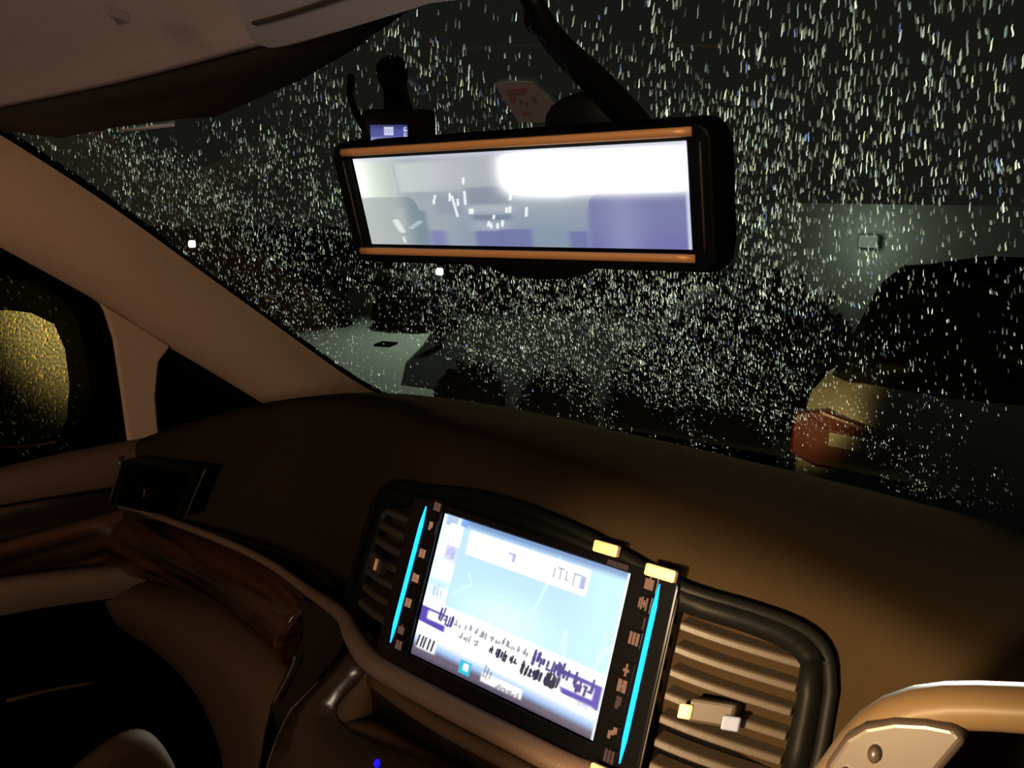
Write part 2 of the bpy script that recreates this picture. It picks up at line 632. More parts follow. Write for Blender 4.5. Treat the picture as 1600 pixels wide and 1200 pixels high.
R = [doorrow([(-70, 975), (0, 960), (90, 945), (180, 930), (260, 920)], -0.685),
     doorrow([(-70, 1100), (0, 1090), (90, 1070), (180, 1050), (260, 1040)], -0.70),
     doorrow([(-70, 1400), (0, 1380), (90, 1360), (180, 1340), (260, 1320)], -0.70)]
loft('lower_panel', R, M['softblack'], door, thick=0.004, sub=1)
pk = smoothline([(60, 1260), (120, 1195), (180, 1150), (225, 1140), (262, 1180), (290, 1250)], 12)
R = [[atX(x, y, -0.68) for x, y in pk], [atX(x, y + 12, -0.655) for x, y in pk], [atX(x, y + 70, -0.66) for x, y in pk]]
loft('pocket', R, M['glovebox'], door, thick=0.004, sub=1)
tube('panel_seam', [atX(x, y, -0.688) for x, y in smoothline([(10, 1095), (80, 1078), (150, 1066)], 8)], 0.0022, M['glovebox'], door)

# side of the cabin behind the passenger's door, and the footwell side ahead of it
o = prism('wall_left', [(-0.745, -1.6, -0.62), (-0.745, -0.06, -0.62), (-0.745, -0.06, -0.03), (-0.745, -0.16, -0.01), (-0.745, -0.16, 0.24), (-0.745, -0.055, 0.22), (-0.745, -0.055, 0.42), (-0.745, -1.6, 0.42)], (-1, 0, 0), 0.02, M['beige'])
tag(o, kind='structure')
o = prism('wall_footwell', [(-0.742, 0.0, -0.62), (-0.742, 0.5, -0.62), (-0.742, 0.5, -0.16), (-0.742, 0.0, -0.16)], (-1, 0, 0), 0.02, M['softblack'])
tag(o, kind='structure')

# door window
o = prism('window_3', [atX(x, y, -0.735) for x, y in [(-90, 350), (0, 398), (120, 462), (158, 500), (190, 710), (-90, 760)]], (-1, 0, 0), 0.004, M['sideglass'])
tag(o, kind='structure')

# floor
o = prism('floor', [(-0.72, -0.7, -0.62), (0.8, -0.7, -0.62), (0.8, 0.55, -0.62), (-0.72, 0.55, -0.62)], (0, 0, -1), 0.02, M['carpet'])
tag(o, kind='structure')
o = prism('wall_front', [(-0.72, 0.5, -0.62), (0.8, 0.5, -0.62), (0.8, 0.5, -0.12), (-0.72, 0.5, -0.12)], (0, 1, 0), 0.02, M['softblack'])
tag(o, kind='structure')

# ------------------------------------------------------------------ dashboard
dash = empty('dashboard')
tag(dash, 'dark brown leather dashboard with striped wood trim below the windscreen', 'dashboard')


def zc(x):
    if x < -0.1:
        return 0.092 - 0.137 * ((-0.1 - x) / 0.626) ** 2
    return float(np.interp(x, [-0.1, -0.05, 0.0, 0.04, 0.08, 0.11, 0.15, 0.2, 0.25, 0.35, 0.9], [0.092, 0.088, 0.085, 0.081, 0.075, 0.069, 0.060, 0.046, 0.038, 0.034, 0.034]))


def rx(x):
    if x > 0.2:
        return max(0.0, rec(0.2) * (1 - (x - 0.2) / 0.25))
    return min(rec(x), 0.108)


xs = np.concatenate([np.linspace(-0.735, -0.3, 16), np.linspace(-0.27, 0.3, 26), np.linspace(0.34, 0.8, 10)])
prof = []
for x in xs:
    c = zc(x)
    r = rx(x)
    lz = c - 0.022
    face = lambda z: z * 0.364 + 0.014 + r
    Y0 = glass_base(x) - 0.012
    yc = max(0.10, face(lz) + 0.045)
    p = [(Y0, -0.085)]
    for t in (0.72, 0.45, 0.22):
        p.append((yc + (Y0 - yc) * t, c + (-0.085 - c) * t ** 1.25))
    p += [(yc, c), ((yc + face(lz)) / 2 - 0.004, c - 0.003), (face(lz) + 0.004, c - 0.011), (face(lz) + 0.001, lz - 0.004)]
    for dz in (0.045, 0.09, 0.15, 0.22):
        p.append((face(lz - dz) + (0.05 if dz > 0.1 else 0.0), lz - dz))
    prof.append([(x, y, z) for y, z in p])
top = loft('top_pad', prof, M['leather'], dash, thick=0.01, offset=0, sub=1)
# end panel at the passenger's door
e = prof[0]
prism('end_panel', [(-0.737, y, z) for x, y, z in e] + [(-0.737, 0.3, -0.25), (-0.737, 0.5, -0.2)], (1, 0, 0), 0.006, M['wooddark'], dash)

# striped wood trim on the passenger's side
tr_t = smoothline([atY(*p) for p in [(138, 798, .072), (200, 806, .076), (250, 822, .076), (340, 858, .070), (400, 888, .062), (440, 915, .052), (470, 950, .04)]], 20)
tr_b = smoothline([atY(*p) for p in [(108, 885, .055), (200, 902, .058), (300, 928, .058), (360, 962, .052), (405, 1003, .046), (432, 1030, .042), (448, 1045, .040)]], 20)
R = [tr_t + [0, 0.02, 0], tr_t]
for t, h in ((0.25, 0.014), (0.5, 0.02), (0.75, 0.014)):
    R.append(tr_t * (1 - t) + tr_b * t + np.array([0, -h, 0]))
R += [tr_b, tr_b + [0, 0.02, 0]]
trim = loft('wood_trim', R, M['wood'], dash, thick=0.004, offset=0, sub=1)
ends = [r[-1] for r in R]
prism('end_cap', [ends[1], ends[2], ends[3], ends[4], ends[5], ends[5] + [0.004, 0.03, 0], ends[1] + [0.004, 0.03, 0]], (1, 0.6, 0), 0.004, M['wood'], trim)

# long taupe molding from the passenger's end to below the navigation panel
mpath = [atY(*p) for p in [(150, 784, .070), (205, 793, .074), (250, 808, .074), (350, 846, .070), (420, 880, .060), (480, 922, .040)]]
mpath += [PF(-0.185, -0.071, 0.002), PF(-0.150, -0.070, 0.004), PF(-0.11, -0.0715, 0.004), PF(-0.05, -0.073, 0.004), PF(0.02, -0.073, 0.004), PF(0.09, -0.071, 0.004), PF(0.16, -0.066, 0.004), PF(0.24, -0.06, 0.0)]
mp_ = smoothline(mpath, 60)
mr_ = [0.0045 + 0.0045 * min(1, max(0, (i - 20) / 16)) for i in range(60)]
mold = tube('molding', mp_, mr_, M['molding'], dash, seg=14, flat=0.9)
# second, darker rail under it
rail = [PF(-0.118, -0.088, -0.006), PF(-0.05, -0.091, -0.004), PF(0.02, -0.091, -0.004), PF(0.09, -0.09, -0.004), PF(0.2, -0.085, -0.004)]
tube('rail', smoothline(rail, 20), 0.006, M['glovebox'], dash, seg=10)

# bright clip where the molding meets the panel, lower right
box('trim_clip', PF(0.098, -0.0625, 0.013), (1, 0, 0.05), UP, OUT, (0.022, 0.006, 0.004), M['gold'], dash, 0.001)

# glovebox lid below the wood
g_t = smoothline([atY(*p) for p in [(95, 893, .066), (200, 912, .066), (300, 940, .066), (360, 975, .06), (405, 1018, .054), (425, 1045, .05), (436, 1062, .046)]], 18)
g_m = smoothline([atY(*p) for p in [(90, 920, .045), (190, 945, .04), (270, 985, .036), (335, 1040, .03), (375, 1095, .026), (400, 1150, .022), (405, 1230, .02)]], 18)
g_b = smoothline([atY(*p) for p in [(85, 955, .09), (180, 985, .09), (240, 1020, .09), (295, 1075, .09), (328, 1140, .09), (345, 1210, .09), (350, 1290, .09)]], 18)
loft('glovebox_lid', [g_t + [0, .02, 0], g_t, (g_t + g_m) / 2 + [0, -.008, 0], g_m, (g_b + g_m) / 2 + [0, -.012, 0], g_b, g_b + [0, .05, 0]], M['glovebox'], dash, thick=0.004, offset=0, sub=1)
# console side: glossy black strip and wood facing
strip = [(468, 935), (505, 945), (548, 1000), (520, 1040), (462, 1105), (405, 1260), (365, 1250), (412, 1120), (455, 1030), (470, 985)]
prism('console_strip', [atY(x, y, 0.035) for x, y in strip], (0, 1, 0), 0.02, M['gloss'], dash, 0.003)
tube('chrome_edge', [atY(x, y, 0.030) for x, y in smoothline([(461, 1026), (455, 1045), (436, 1082), (428, 1098)], 10)], 0.0011, M['molding'], dash, 8)  # glint along the strip's edge, built as a pale tube
tube('chrome_edge', [atY(x, y, 0.020) for x, y in smoothline([(497, 1066), (470, 1094), (452, 1114), (425, 1175), (410, 1230)], 12)], 0.0012, M['molding'], dash, 8)  # second edge glint, also a built tube

# console face with the storage pocket
pc = atX(574, 1046, -0.122)
PN = np.array([0, -0.80, 0.60])


def CF(px, py, off=0.0): return on_plane(px, py, pc + off * PN, PN)


lip = [(574, 1047), (556, 1062), (538, 1081), (524, 1100), (520, 1113), (527, 1130), (545, 1146), (590, 1166), (640, 1186), (700, 1210), (800, 1250)]
facepts = [CF(*p) for p in lip]
right_end = facepts[-1] + np.array([0.25, 0, 0.0])
outer = [(552, 1010), (520, 1044), (494, 1072), (470, 1098), (452, 1120), (436, 1152), (420, 1200), (412, 1260), (470, 1330), (600, 1330), (800, 1330)]
outp = [CF(*p, -0.0) for p in outer]
loft('console_face', [outp, [(a + b) / 2 + PN * 0.004 for a, b in zip(outp, facepts)], [b + PN * 0.002 for b in facepts], [b - PN * 0.012 for b in facepts]], M['wooddark'], dash, thick=0.003, offset=0)
# pocket: left wall, back wall, floor in one moulded tray
bt_ = atX(577, 1047, -0.118)
bb_ = atX(585, 1116, -0.118)
fl = facepts[5:9]
tray = []
lw_front = facepts[:6]
lw_back = [bt_ * (1 - k / 5) + bb_ * k / 5 for k in range(6)]
pocket = loft('storage_pocket', [[p - PN * 0.004 for p in lw_front], [(a * 0.5 + b * 0.5) for a, b in zip(lw_front, lw_back)], lw_back], M['glovebox'], dash, thick=0.003, offset=0)
xr = 0.25
loft('pocket_back', [[bt_, bb_], [bt_ + [0.12, 0, 0], bb_ + [0.12, 0, 0]], [(xr, bt_[1], bt_[2]), (xr, bb_[1], bb_[2])]], M['wooddark'], dash, thick=0.003, offset=0)
fr_ = np.array([p - PN * 0.004 for p in facepts[5:]])
bk_ = np.array([bb_ + [max(0.0, p[0] - fr_[0][0]), 0, 0] for p in fr_])
loft('pocket_floor', [fr_, (fr_ + bk_) / 2, bk_], M['glovebox'], dash, thick=0.003, offset=0)
lc = CF(590, 1193, 0.004)
sweep('indicator_light', [[lc + PN * h + r * np.array([math.cos(a), 0.6 * math.sin(a), 0.8 * math.sin(a)]) * [1, 1, 1.6] for a in np.linspace(0, 2 * math.pi, 10, endpoint=False)] for r, h in ((0.0022, 0), (0.002, 0.002), (0.0006, 0.004))], M['ledspot'], dash)

# passenger's vent
pv = empty('side_vent')
pv.parent = dash
vq = {k: atY(*p, 0.080 if k[0] == 't' else 0.066) for k, p in dict(tl=(204, 716), tr=(323, 732), br=(292, 806), bl=(184, 784)).items()}


def VQ(s, t, y=0.0):
    p = (vq['bl'] * (1 - s) + vq['br'] * s) * (1 - t) + (vq['tl'] * (1 - s) + vq['tr'] * s) * t
    return p + np.array([0, y, 0])


co = [(0, 0), (1, 0), (1, 1), (0, 1)]
ci = [(0.09, 0.08), (0.94, 0.08), (0.94, 0.92), (0.09, 0.92)]
ring_plate('vent_frame', [VQ(*c, -0.012) for c in co], [VQ(*c, -0.012) for c in ci], (0, 1, 0), 0.03, M['black'], pv, 0.002)
prism('vent_back', [VQ(*c, 0.012) for c in co], (0, 1, 0), 0.004, M['softblack'], pv)
for k in range(5):
    t = 0.18 + 0.16 * k
    sweep('slat', [[VQ(s, t - 0.02, -0.008), VQ(s, t + 0.02, -0.006), VQ(s, t + 0.05, 0.008), VQ(s, t + 0.01, 0.006)] for s in (0.1, 0.93)], M['black'], pv, False)
kb = VQ(0.52, 0.45, -0.012)
kn = box('knob', kb, (1, 0, 0.1), (0, 0, 1), (0, -1, 0), (0.022, 0.016, 0.014), M['black'], pv, 0.002)
box('knob_tip', kb + [0.004, -0.008, 0.0], (1, 0, 0.1), (0.25, 0, 1), (0, -1, 0), (0.004, 0.011, 0.003), M['chrome'], kn, 0.0008)
tube('chrome_edge', [VQ(-0.12, t, -0.002) for t in np.linspace(-0.05, 1.02, 6)], 0.0022, M['wooddark'], pv, 8)
tube('chrome_edge', [VQ(0.02, t, -0.013) for t in np.linspace(0.0, 1.0, 6)], 0.0012, M['slat'], pv, 8)
tube('chrome_edge', [VQ(1.02, t, -0.004) for t in np.linspace(-0.05, 1.02, 6)], 0.0011, M['slat'], pv, 8)

# ------------------------------------------------------------------ navigation panel with its two vents
nav = empty('navigation_panel')
tag(nav, 'black navigation panel with lit map screen, blue light strips and vents', 'navigation system')
toppts = smoothline([(-0.176, 0.030), (-0.166, 0.044), (-0.145, 0.054), (-0.114, 0.061), (-0.045, 0.071), (0.034, 0.067), (0.111, 0.052), (0.15, 0.046), (0.178, 0.038), (0.192, 0.026), (0.198, 0.005)], 34)
uu = toppts[:, 0]
cols = []
for (u, vt) in toppts:
    e = min(1.0, max(0.0, (u + 0.181) / 0.012), max(0.0, (0.203 - u) / 0.012))
    vb = -0.066 + 0.02 * (1 - e)
    cols.append([PF(u, vb + (vt - vb) * t, -0.012) for t in np.linspace(0, 1, 8)])
back = loft('back_plate', cols, M['softblack'], nav, thick=0.010, offset=1)
ol = [PF(u, v, -0.001) for u, v in toppts] + [PF(u, v, -0.001) for u, v in smoothline([(0.198, 0.005), (0.199, -0.03), (0.197, -0.062)], 8)[1:]]
lo_ = [PF(u, v, -0.001) for u, v in smoothline([(-0.184, -0.06), (-0.183, -0.03), (-0.181, 0.0), (-0.176, 0.030)], 10)[:-1]]
tube('bezel_edge', lo_ + ol, 0.0045, M['black'], nav, 12, flat=0.8, up=tuple(OUT))
# wide dark borders beside and over the vents
topb = [(-0.172, 0.028), (-0.158, 0.046), (-0.114, 0.059), (-0.045, 0.069), (0.034, 0.065), (0.111, 0.051), (0.15, 0.045), (0.178, 0.036), (0.193, 0.022)]
botb = [(-0.160, 0.026), (-0.148, 0.036), (-0.105, 0.052), (-0.075, 0.0575), (-0.045, 0.059), (0.034, 0.058), (0.080, 0.0545), (0.111, 0.041), (0.15, 0.034), (0.174, 0.026), (0.183, 0.018)]
A_ = smoothline(topb, 30)
B_ = smoothline(botb, 30)
loft('upper_bezel', [[PF(u, v, 0.001) for u, v in A_], [PF(u, v, 0.001) for u, v in B_], [PF(u, v, -0.01) for u, v in B_]], M['black'], nav, thick=0.002)
for s_ in (0, 1):
    a = [(-0.178, -0.062), (-0.177, -0.02), (-0.172, 0.02), (-0.166, 0.036)] if s_ == 0 else [(0.195, -0.064), (0.196, -0.03), (0.195, 0.0), (0.192, 0.022)]
    b = [(-0.162, -0.062), (-0.161, -0.02), (-0.157, 0.02), (-0.150, 0.036)] if s_ == 0 else [(0.182, -0.064), (0.183, -0.03), (0.183, 0.0), (0.181, 0.02)]
    loft('side_bezel', [[PF(u, v, 0.001) for u, v in a], [PF(u, v, 0.001) for u, v in b], [PF(u, v, -0.01) for u, v in b]], M['black'], nav, thick=0.002)

# screen surround
SU = rrect(0.222, 0.122, 0.006, cx=0.0015, cy=-0.003)
SI = rrect(0.1595, 0.1068, 0.0015, cx=0.0, cy=-0.0005)
ring_plate('screen_surround', [np.array([u, 0, 0]) + v * UP + 0.004 * OUT for u, v in SU], [np.array([u, 0, 0]) + v * UP + 0.004 * OUT for u, v in SI], -OUT, 0.014, M['gloss'], nav, 0.0012)


# the picture on the navigation screen
def mixc(a, b, t):
    t = np.clip(t, 0, 1)[..., None]
    return a * (1 - t) + b * t


def sm(a, b, x):
    t = np.clip((x - a) / (b - a), 0, 1)
    return t * t * (3 - 2 * t)


def C8(c): return np.array(lin(c))


def paint(im, mask, c):
    return mixc(im, C8(c) if not isinstance(c, np.ndarray) else c, mask)


def rect(Ug, Vg, u0, v0, u1, v1, e=0.006):
    return sm(u0 - e, u0 + e, Ug) * (1 - sm(u1 - e, u1 + e, Ug)) * sm(v0 - e, v0 + e, Vg) * (1 - sm(v1 - e, v1 + e, Vg))


def seg(Ug, Vg, a, b, wd, e=0.005):
    ax, ay = a
    bx, by = b
    dx, dy = bx - ax, by - ay
    t = np.clip(((Ug - ax) * dx + (Vg - ay) * dy) / (dx * dx + dy * dy), 0, 1)
    d = np.hypot(Ug - ax - t * dx, (Vg - ay - t * dy) * 0.68)
    return 1 - sm(wd, wd + e, d)


def strokes(Ug, Vg, u0, v0, u1, v1, n, rng, h=0.05, wd=0.004, lean=0.0):
    """a line of smeared characters"""
    mk = np.zeros_like(Ug)
    for k in range(n):
        t = (k + 0.5) / n
        cx = u0 + (u1 - u0) * t
        cy = v0 + (v1 - v0) * t
        for _ in range(rng.integers(1, 4)):
            dx = rng.uniform(-0.4, 0.4) * abs(u1 - u0) / n
            y0 = rng.uniform(-1, 0.2) * h / 2
            y1 = y0 + rng.uniform(0.3, 1.0) * h
            mk = np.maximum(mk, seg(Ug, Vg, (cx + dx, cy + y0), (cx + dx + lean * (y1 - y0), cy + y1), wd * rng.uniform(0.6, 1.3)))
        if rng.random() < 0.5:
            y0 = rng.uniform(-0.4, 0.4) * h
            mk = np.maximum(mk, seg(Ug, Vg, (cx - 0.3 * (u1 - u0) / n, cy + y0), (cx + 0.3 * (u1 - u0) / n, cy + y0), wd * 0.7))
    return mk


def display(name, frame, nu, nv, fn, mat, parent):
    """flat lit panel whose picture is stored per point"""
    U1 = np.linspace(0, 1, nu)
    V1 = np.linspace(0, 1, nv)
    Ug, Vg = np.meshgrid(U1, V1)
    im = fn(Ug, Vg)
    V = [frame(a, b) for b in V1 for a in U1]
    F = [(j * nu + i, j * nu + i + 1, (j + 1) * nu + i + 1, (j + 1) * nu + i) for j in range(nv - 1) for i in range(nu - 1)]
    o = link(name, V, F, mat, parent)
    ca = o.data.color_attributes.new('pic', 'FLOAT_COLOR', 'POINT')
    buf = np.ones((nu * nv, 4), dtype=np.float32)
    buf[:, :3] = im.reshape(-1, 3)
    ca.data.foreach_set('color', buf.ravel())
    return o


def navpic(Ug, Vg):
    rng = np.random.default_rng(5)
    im = np.zeros(Ug.shape + (3,)) + C8((180, 214, 238))
    im = mixc(im, C8((212, 248, 244)), np.exp(-(((Ug - 0.46) / 0.26) ** 2 + ((Vg - 0.45) / 0.16) ** 2)))
    im = mixc(im, C8((188, 234, 246)), sm(0.7, 1.0, Ug) * 0.8)
    road = (205, 246, 246)
    for a, b, wd in (((0.67, 0.97), (0.56, 0.36), 0.005), ((0.775, 0.55), (0.79, 0.36), 0.004), ((0.765, 0.42), (0.775, 0.55), 0.005), ((0.935, 0.37), (0.955, 0.50), 0.009),
                     ((0.955, 0.50), (1.0, 0.56), 0.008), ((0.955, 0.5), (0.952, 0.62), 0.004), ((0.25, 0.60), (0.16, 0.50), 0.003), ((0.22, 0.66), (0.25, 0.60), 0.003)):
        im = paint(im, seg(Ug, Vg, a, b, wd) * 0.85, road)
    im = paint(im, sm(0.93, 0.99, Vg), (112, 142, 186))
    # icon column
    im = paint(im, rect(Ug, Vg, -0.1, 0.38, 0.125, 1.0) * 0.85, (226, 240, 248))
    for (u0, v0, u1, v1, c) in ((0.02, 0.93, 0.09, 1.0, (170, 190, 220)), (0.05, 0.80, 0.13, 0.95, (255, 255, 255)), (0.055, 0.70, 0.125, 0.80, (204, 206, 240)), (0.02, 0.70, 0.055, 0.9, (240, 246, 252)),
                                (0.03, 0.56, 0.13, 0.68, (255, 255, 255)), (0.0, 0.5, 0.11, 0.545, (190, 226, 236)), (0.08, 0.38, 0.125, 0.5, (250, 252, 255)), (0.11, 0.95, 0.15, 1.0, (120, 160, 235))):
        im = paint(im, rect(Ug, Vg, u0, v0, u1, v1), c)
    im = paint(im, strokes(Ug, Vg, 0.06, 0.75, 0.12, 0.75, 3, rng, 0.07, 0.003) * 0.6, (160, 160, 220))
    im = paint(im, strokes(Ug, Vg, 0.04, 0.46, 0.10, 0.46, 3, rng, 0.06, 0.002) * 0.6, (150, 165, 190))
    # white caption box
    im = paint(im, rect(Ug, Vg, 0.172, 0.778, 0.825, 0.945), (255, 255, 255))
    im = paint(im, rect(Ug, Vg, 0.43, 0.83, 0.447, 0.885), (168, 172, 214))
    im = paint(im, rect(Ug, Vg, 0.405, 0.872, 0.447, 0.888), (168, 172, 214))
    im = paint(im, rect(Ug, Vg, 0.785, 0.815, 0.812, 0.895), (160, 172, 216))
    for a, b in (((0.655, 0.885), (0.655, 0.83)), ((0.67, 0.895), (0.70, 0.895)), ((0.685, 0.895), (0.688, 0.83)), ((0.715, 0.89), (0.717, 0.84)), ((0.717, 0.84), (0.727, 0.835)), ((0.755, 0.89), (0.755, 0.82)), ((0.755, 0.893), (0.785, 0.893))):
        im = paint(im, seg(Ug, Vg, a, b, 0.002) * 0.8, (150, 155, 170))
    # lower white band, purple banner, huge white caption with dark outlines
    tl_ = 0.40 - 0.02 * Ug
    im = paint(im, 1 - sm(tl_ - 0.01, tl_ + 0.012, Vg), (252, 252, 255))
    top_ = 0.345 - 0.035 * Ug
    bot_ = 0.235 - 0.068 * Ug
    im = paint(im, (1 - sm(top_ - 0.006, top_ + 0.006, Vg)) * sm(bot_ - 0.006, bot_ + 0.006, Vg), (84, 70, 168))
    ban = (1 - sm(0.785, 0.81, Ug + (Vg - 0.22) * 0.35)) * sm(0.15, 0.17, Ug)
    im = paint(im, (1 - sm(top_ + 0.01, top_ + 0.02, Vg)) * sm(bot_ - 0.03, bot_ - 0.02, Vg) * ban, (255, 255, 255))
    im = paint(im, rect(Ug, Vg, 0.045, 0.27, 0.17, 0.325, 0.01), (255, 255, 255))
    im = paint(im, rect(Ug, Vg, 0.80, 0.215, 0.955, 0.285, 0.01), (255, 255, 255))
    d1 = (70, 62, 130)
    d2 = (40, 38, 66)
    im = paint(im, strokes(Ug, Vg, 0.10, 0.315, 0.20, 0.30, 5, rng, 0.07, 0.003, 0.1), d1)
    im = paint(im, strokes(Ug, Vg, 0.20, 0.315, 0.62, 0.315, 14, rng, 0.035, 0.0022, 0.1) * 0.8, (80, 78, 110))
    im = paint(im, strokes(Ug, Vg, 0.64, 0.305, 0.82, 0.295, 7, rng, 0.07, 0.0045, 0.1), d1)
    im = paint(im, strokes(Ug, Vg, 0.82, 0.265, 0.95, 0.255, 6, rng, 0.075, 0.0045, 0.1), d1)
    im = paint(im, strokes(Ug, Vg, 0.24, 0.245, 0.36, 0.245, 4, rng, 0.035, 0.0022, 0.1) * 0.7, d2)
    im = paint(im, strokes(Ug, Vg, 0.42, 0.245, 0.58, 0.235, 6, rng, 0.05, 0.003, 0.1), d2)
    im = paint(im, strokes(Ug, Vg, 0.60, 0.215, 0.80, 0.215, 10, rng, 0.065, 0.0042, 0.1), d2)
    # glow fading into the grey bottom bar
    g0 = 0.165 - 0.03 * Ug
    im = paint(im, 1 - sm(g0 - 0.075, g0 + 0.02, Vg), (150, 182, 226))
    im = paint(im, 1 - sm(g0 - 0.105, g0 - 0.055, Vg), (98, 90, 108))
    im = paint(im, 1 - sm(-0.01, 0.035, Vg), (70, 62, 80))
    im = paint(im, rect(Ug, Vg, 0.86, 0.115, 0.97, 0.175, 0.015) * 0.8, (245, 250, 255))
    im = paint(im, strokes(Ug, Vg, 0.90, 0.165, 0.95, 0.163, 3, rng, 0.02, 0.002) * 0.6, (150, 160, 190))
    # clock, teal icon, white caption in the bar
    im = paint(im, rect(Ug, Vg, 0.02, 0.06, 0.135, 0.145, 0.012) * 0.9, (255, 255, 255))
    for u in (0.022, 0.045, 0.062, 0.088, 0.112):
        im = paint(im, seg(Ug, Vg, (u, 0.075), (u + 0.006, 0.14), 0.0035), (60, 56, 70))
    im = paint(im, rect(Ug, Vg, 0.288, 0.025, 0.352, 0.11, 0.004), (46, 180, 206))
    im = paint(im, rect(Ug, Vg, 0.310, 0.05, 0.338, 0.095, 0.006), (250, 255, 255))
    im = paint(im, rect(Ug, Vg, 0.415, 0.035, 0.635, 0.095, 0.008), (255, 255, 255))
    im = paint(im, strokes(Ug, Vg, 0.415, 0.085, 0.47, 0.08, 3, rng, 0.06, 0.002, 0.1) * 0.7, (90, 84, 100))
    im = paint(im, strokes(Ug, Vg, 0.5, 0.045, 0.625, 0.04, 7, rng, 0.025, 0.002, 0.1) * 0.7, (90, 84, 100))
    # white rim at the right-hand edge
    im = paint(im, sm(0.985, 0.995, Ug) * 0.7, (240, 252, 255))
    return im


disp = display('display', lambda a, b: np.array([-0.0785 + 0.157 * a, 0, 0]) + (-0.0530 + 0.1050 * b) * UP + 0.0005 * OUT, 330, 236, navpic, M['navpic'], nav)
# small maker's lettering on the surround: smeared, only its strokes read
for k in range(9):
    box('lettering', np.array([0.0635 + 0.0017 * k, 0, 0]) + (0.0552) * UP + 0.0045 * OUT, (1, 0, 0), UP, OUT, (0.0009, 0.0032, 0.0006), M['legenddim'], nav)

# blue light strips
for ul, v0, v1 in ((-0.0965, -0.051, 0.053), (0.1005, -0.057, 0.052)):
    path = [np.array([ul + (0.002 if ul < 0 else 0) * t, 0, 0]) + (v0 + (v1 - v0) * t) * UP + 0.0046 * OUT for t in np.linspace(0, 1, 16)]
    rr = [0.0017 * min(1, 0.25 + 6 * t, 0.25 + 6 * (1 - t)) for t in np.linspace(0, 1, 16)]
    tube('light_strip', path, rr, M['led'], nav, 8)

# buttons with lit legends


def button(px, py, glyph, mat=M['legend'], hh=0.0075, ww=0.0065):
    p = on_plane(px, py, 0.0048 * OUT, OUT)
    v = p @ UP
    c = np.array([p[0], 0, 0]) + v * UP
    b = box('button', c + 0.0046 * OUT, (1, 0, 0), UP, OUT, (0.010, 0.0105, 0.0012), M['gloss'], nav, 0.0004)
    V = []
    F = []
    for (x0, y0, x1, y1) in glyph:
        k = len(V)
        for (x, y) in ((x0, y0), (x1, y0), (x1, y1), (x0, y1)):
            V.append(c + (x - 0.5) * ww * np.array([1, 0, 0]) + (y - 0.5) * hh * UP + 0.0056 * OUT)
        for (x, y) in ((x0, y0), (x1, y0), (x1, y1), (x0, y1)):
            V.append(c + (x - 0.5) * ww * np.array([1, 0, 0]) + (y - 0.5) * hh * UP + 0.0050 * OUT)
        F += [(k, k + 1, k + 2, k + 3), (k, k + 4, k + 5, k + 1), (k + 1, k + 5, k + 6, k + 2), (k + 2, k + 6, k + 7, k + 3), (k + 3, k + 7, k + 4, k)]
    link('button_symbol', V, F, mat, b, False)


G_book = [(0, 0, .4, 1), (.5, 0, 1, .95), (.2, .1, .6, .25)]
G_bar = [(.2, 0, .55, 1), (.45, .3, .75, 1)]
G_two = [(0, 0, .38, 1), (.5, 0, .9, 1), (.3, .4, .6, .55)]
G_three = [(0, 0, .25, 1), (.36, 0, .62, 1), (.74, 0, 1, 1)]
G_kanji = [(0, .1, .16, .9), (.24, 0, .4, 1), (.5, .2, .64, .8), (.74, 0, .88, 1), (.3, .45, .8, .6)]
G_line = [(.4, 0, .55, 1)]
G_up = [(.4, 0, .6, 1), (.2, .35, .8, .6)]
G_box = [(0, 0, .9, .85), (.4, .8, .55, 1.1)]
G_x = [(.1, 0, .4, .6), (.35, .35, .7, .7), (.55, .5, .95, 1)]
for px, py, g, m_ in ((684, 792, G_book, M['legenddim']), (674, 822, G_bar, M['legend']), (661, 865, G_two, M['legend']), (650, 903, G_book, M['legend']),
                      (639, 942, G_two, M['legend']), (628, 984, G_box, M['legenddim']), (624, 1008, G_two, M['legenddim'])):
    button(px, py, g, m_, 0.0062, 0.0062)
for px, py, g, m_ in ((1016, 912, G_box, M['legend']), (1006, 943, G_kanji, M['legend']), (1007, 975, G_line, M['legenddim']), (991, 998, G_three, M['legend']),
                      (979, 1047, G_up, M['legend']), (973, 1072, G_two, M['legend']), (967, 1098, G_bar, M['legenddim']), (957, 1145, G_x, M['legend']), (952, 1182, G_three, M['legenddim'])):
    button(px, py, g, m_)

# tabs on the top edge of the panel, lamp glints in their colour
for px, py, wd in ((948, 857, 0.0175), (1033, 895, 0.020)):
    p = on_plane(px, py, 0.007 * OUT, OUT)
    box('bright_tab', p, (1, 0, 0.02), UP, OUT, (wd, 0.0075, 0.006), M['gold'], nav, 0.0012)
tube('chrome_line', [PF(0.1125, v, 0.004) for v in np.linspace(-0.064, 0.046, 8)], 0.0008, M['slat'], nav, 8)


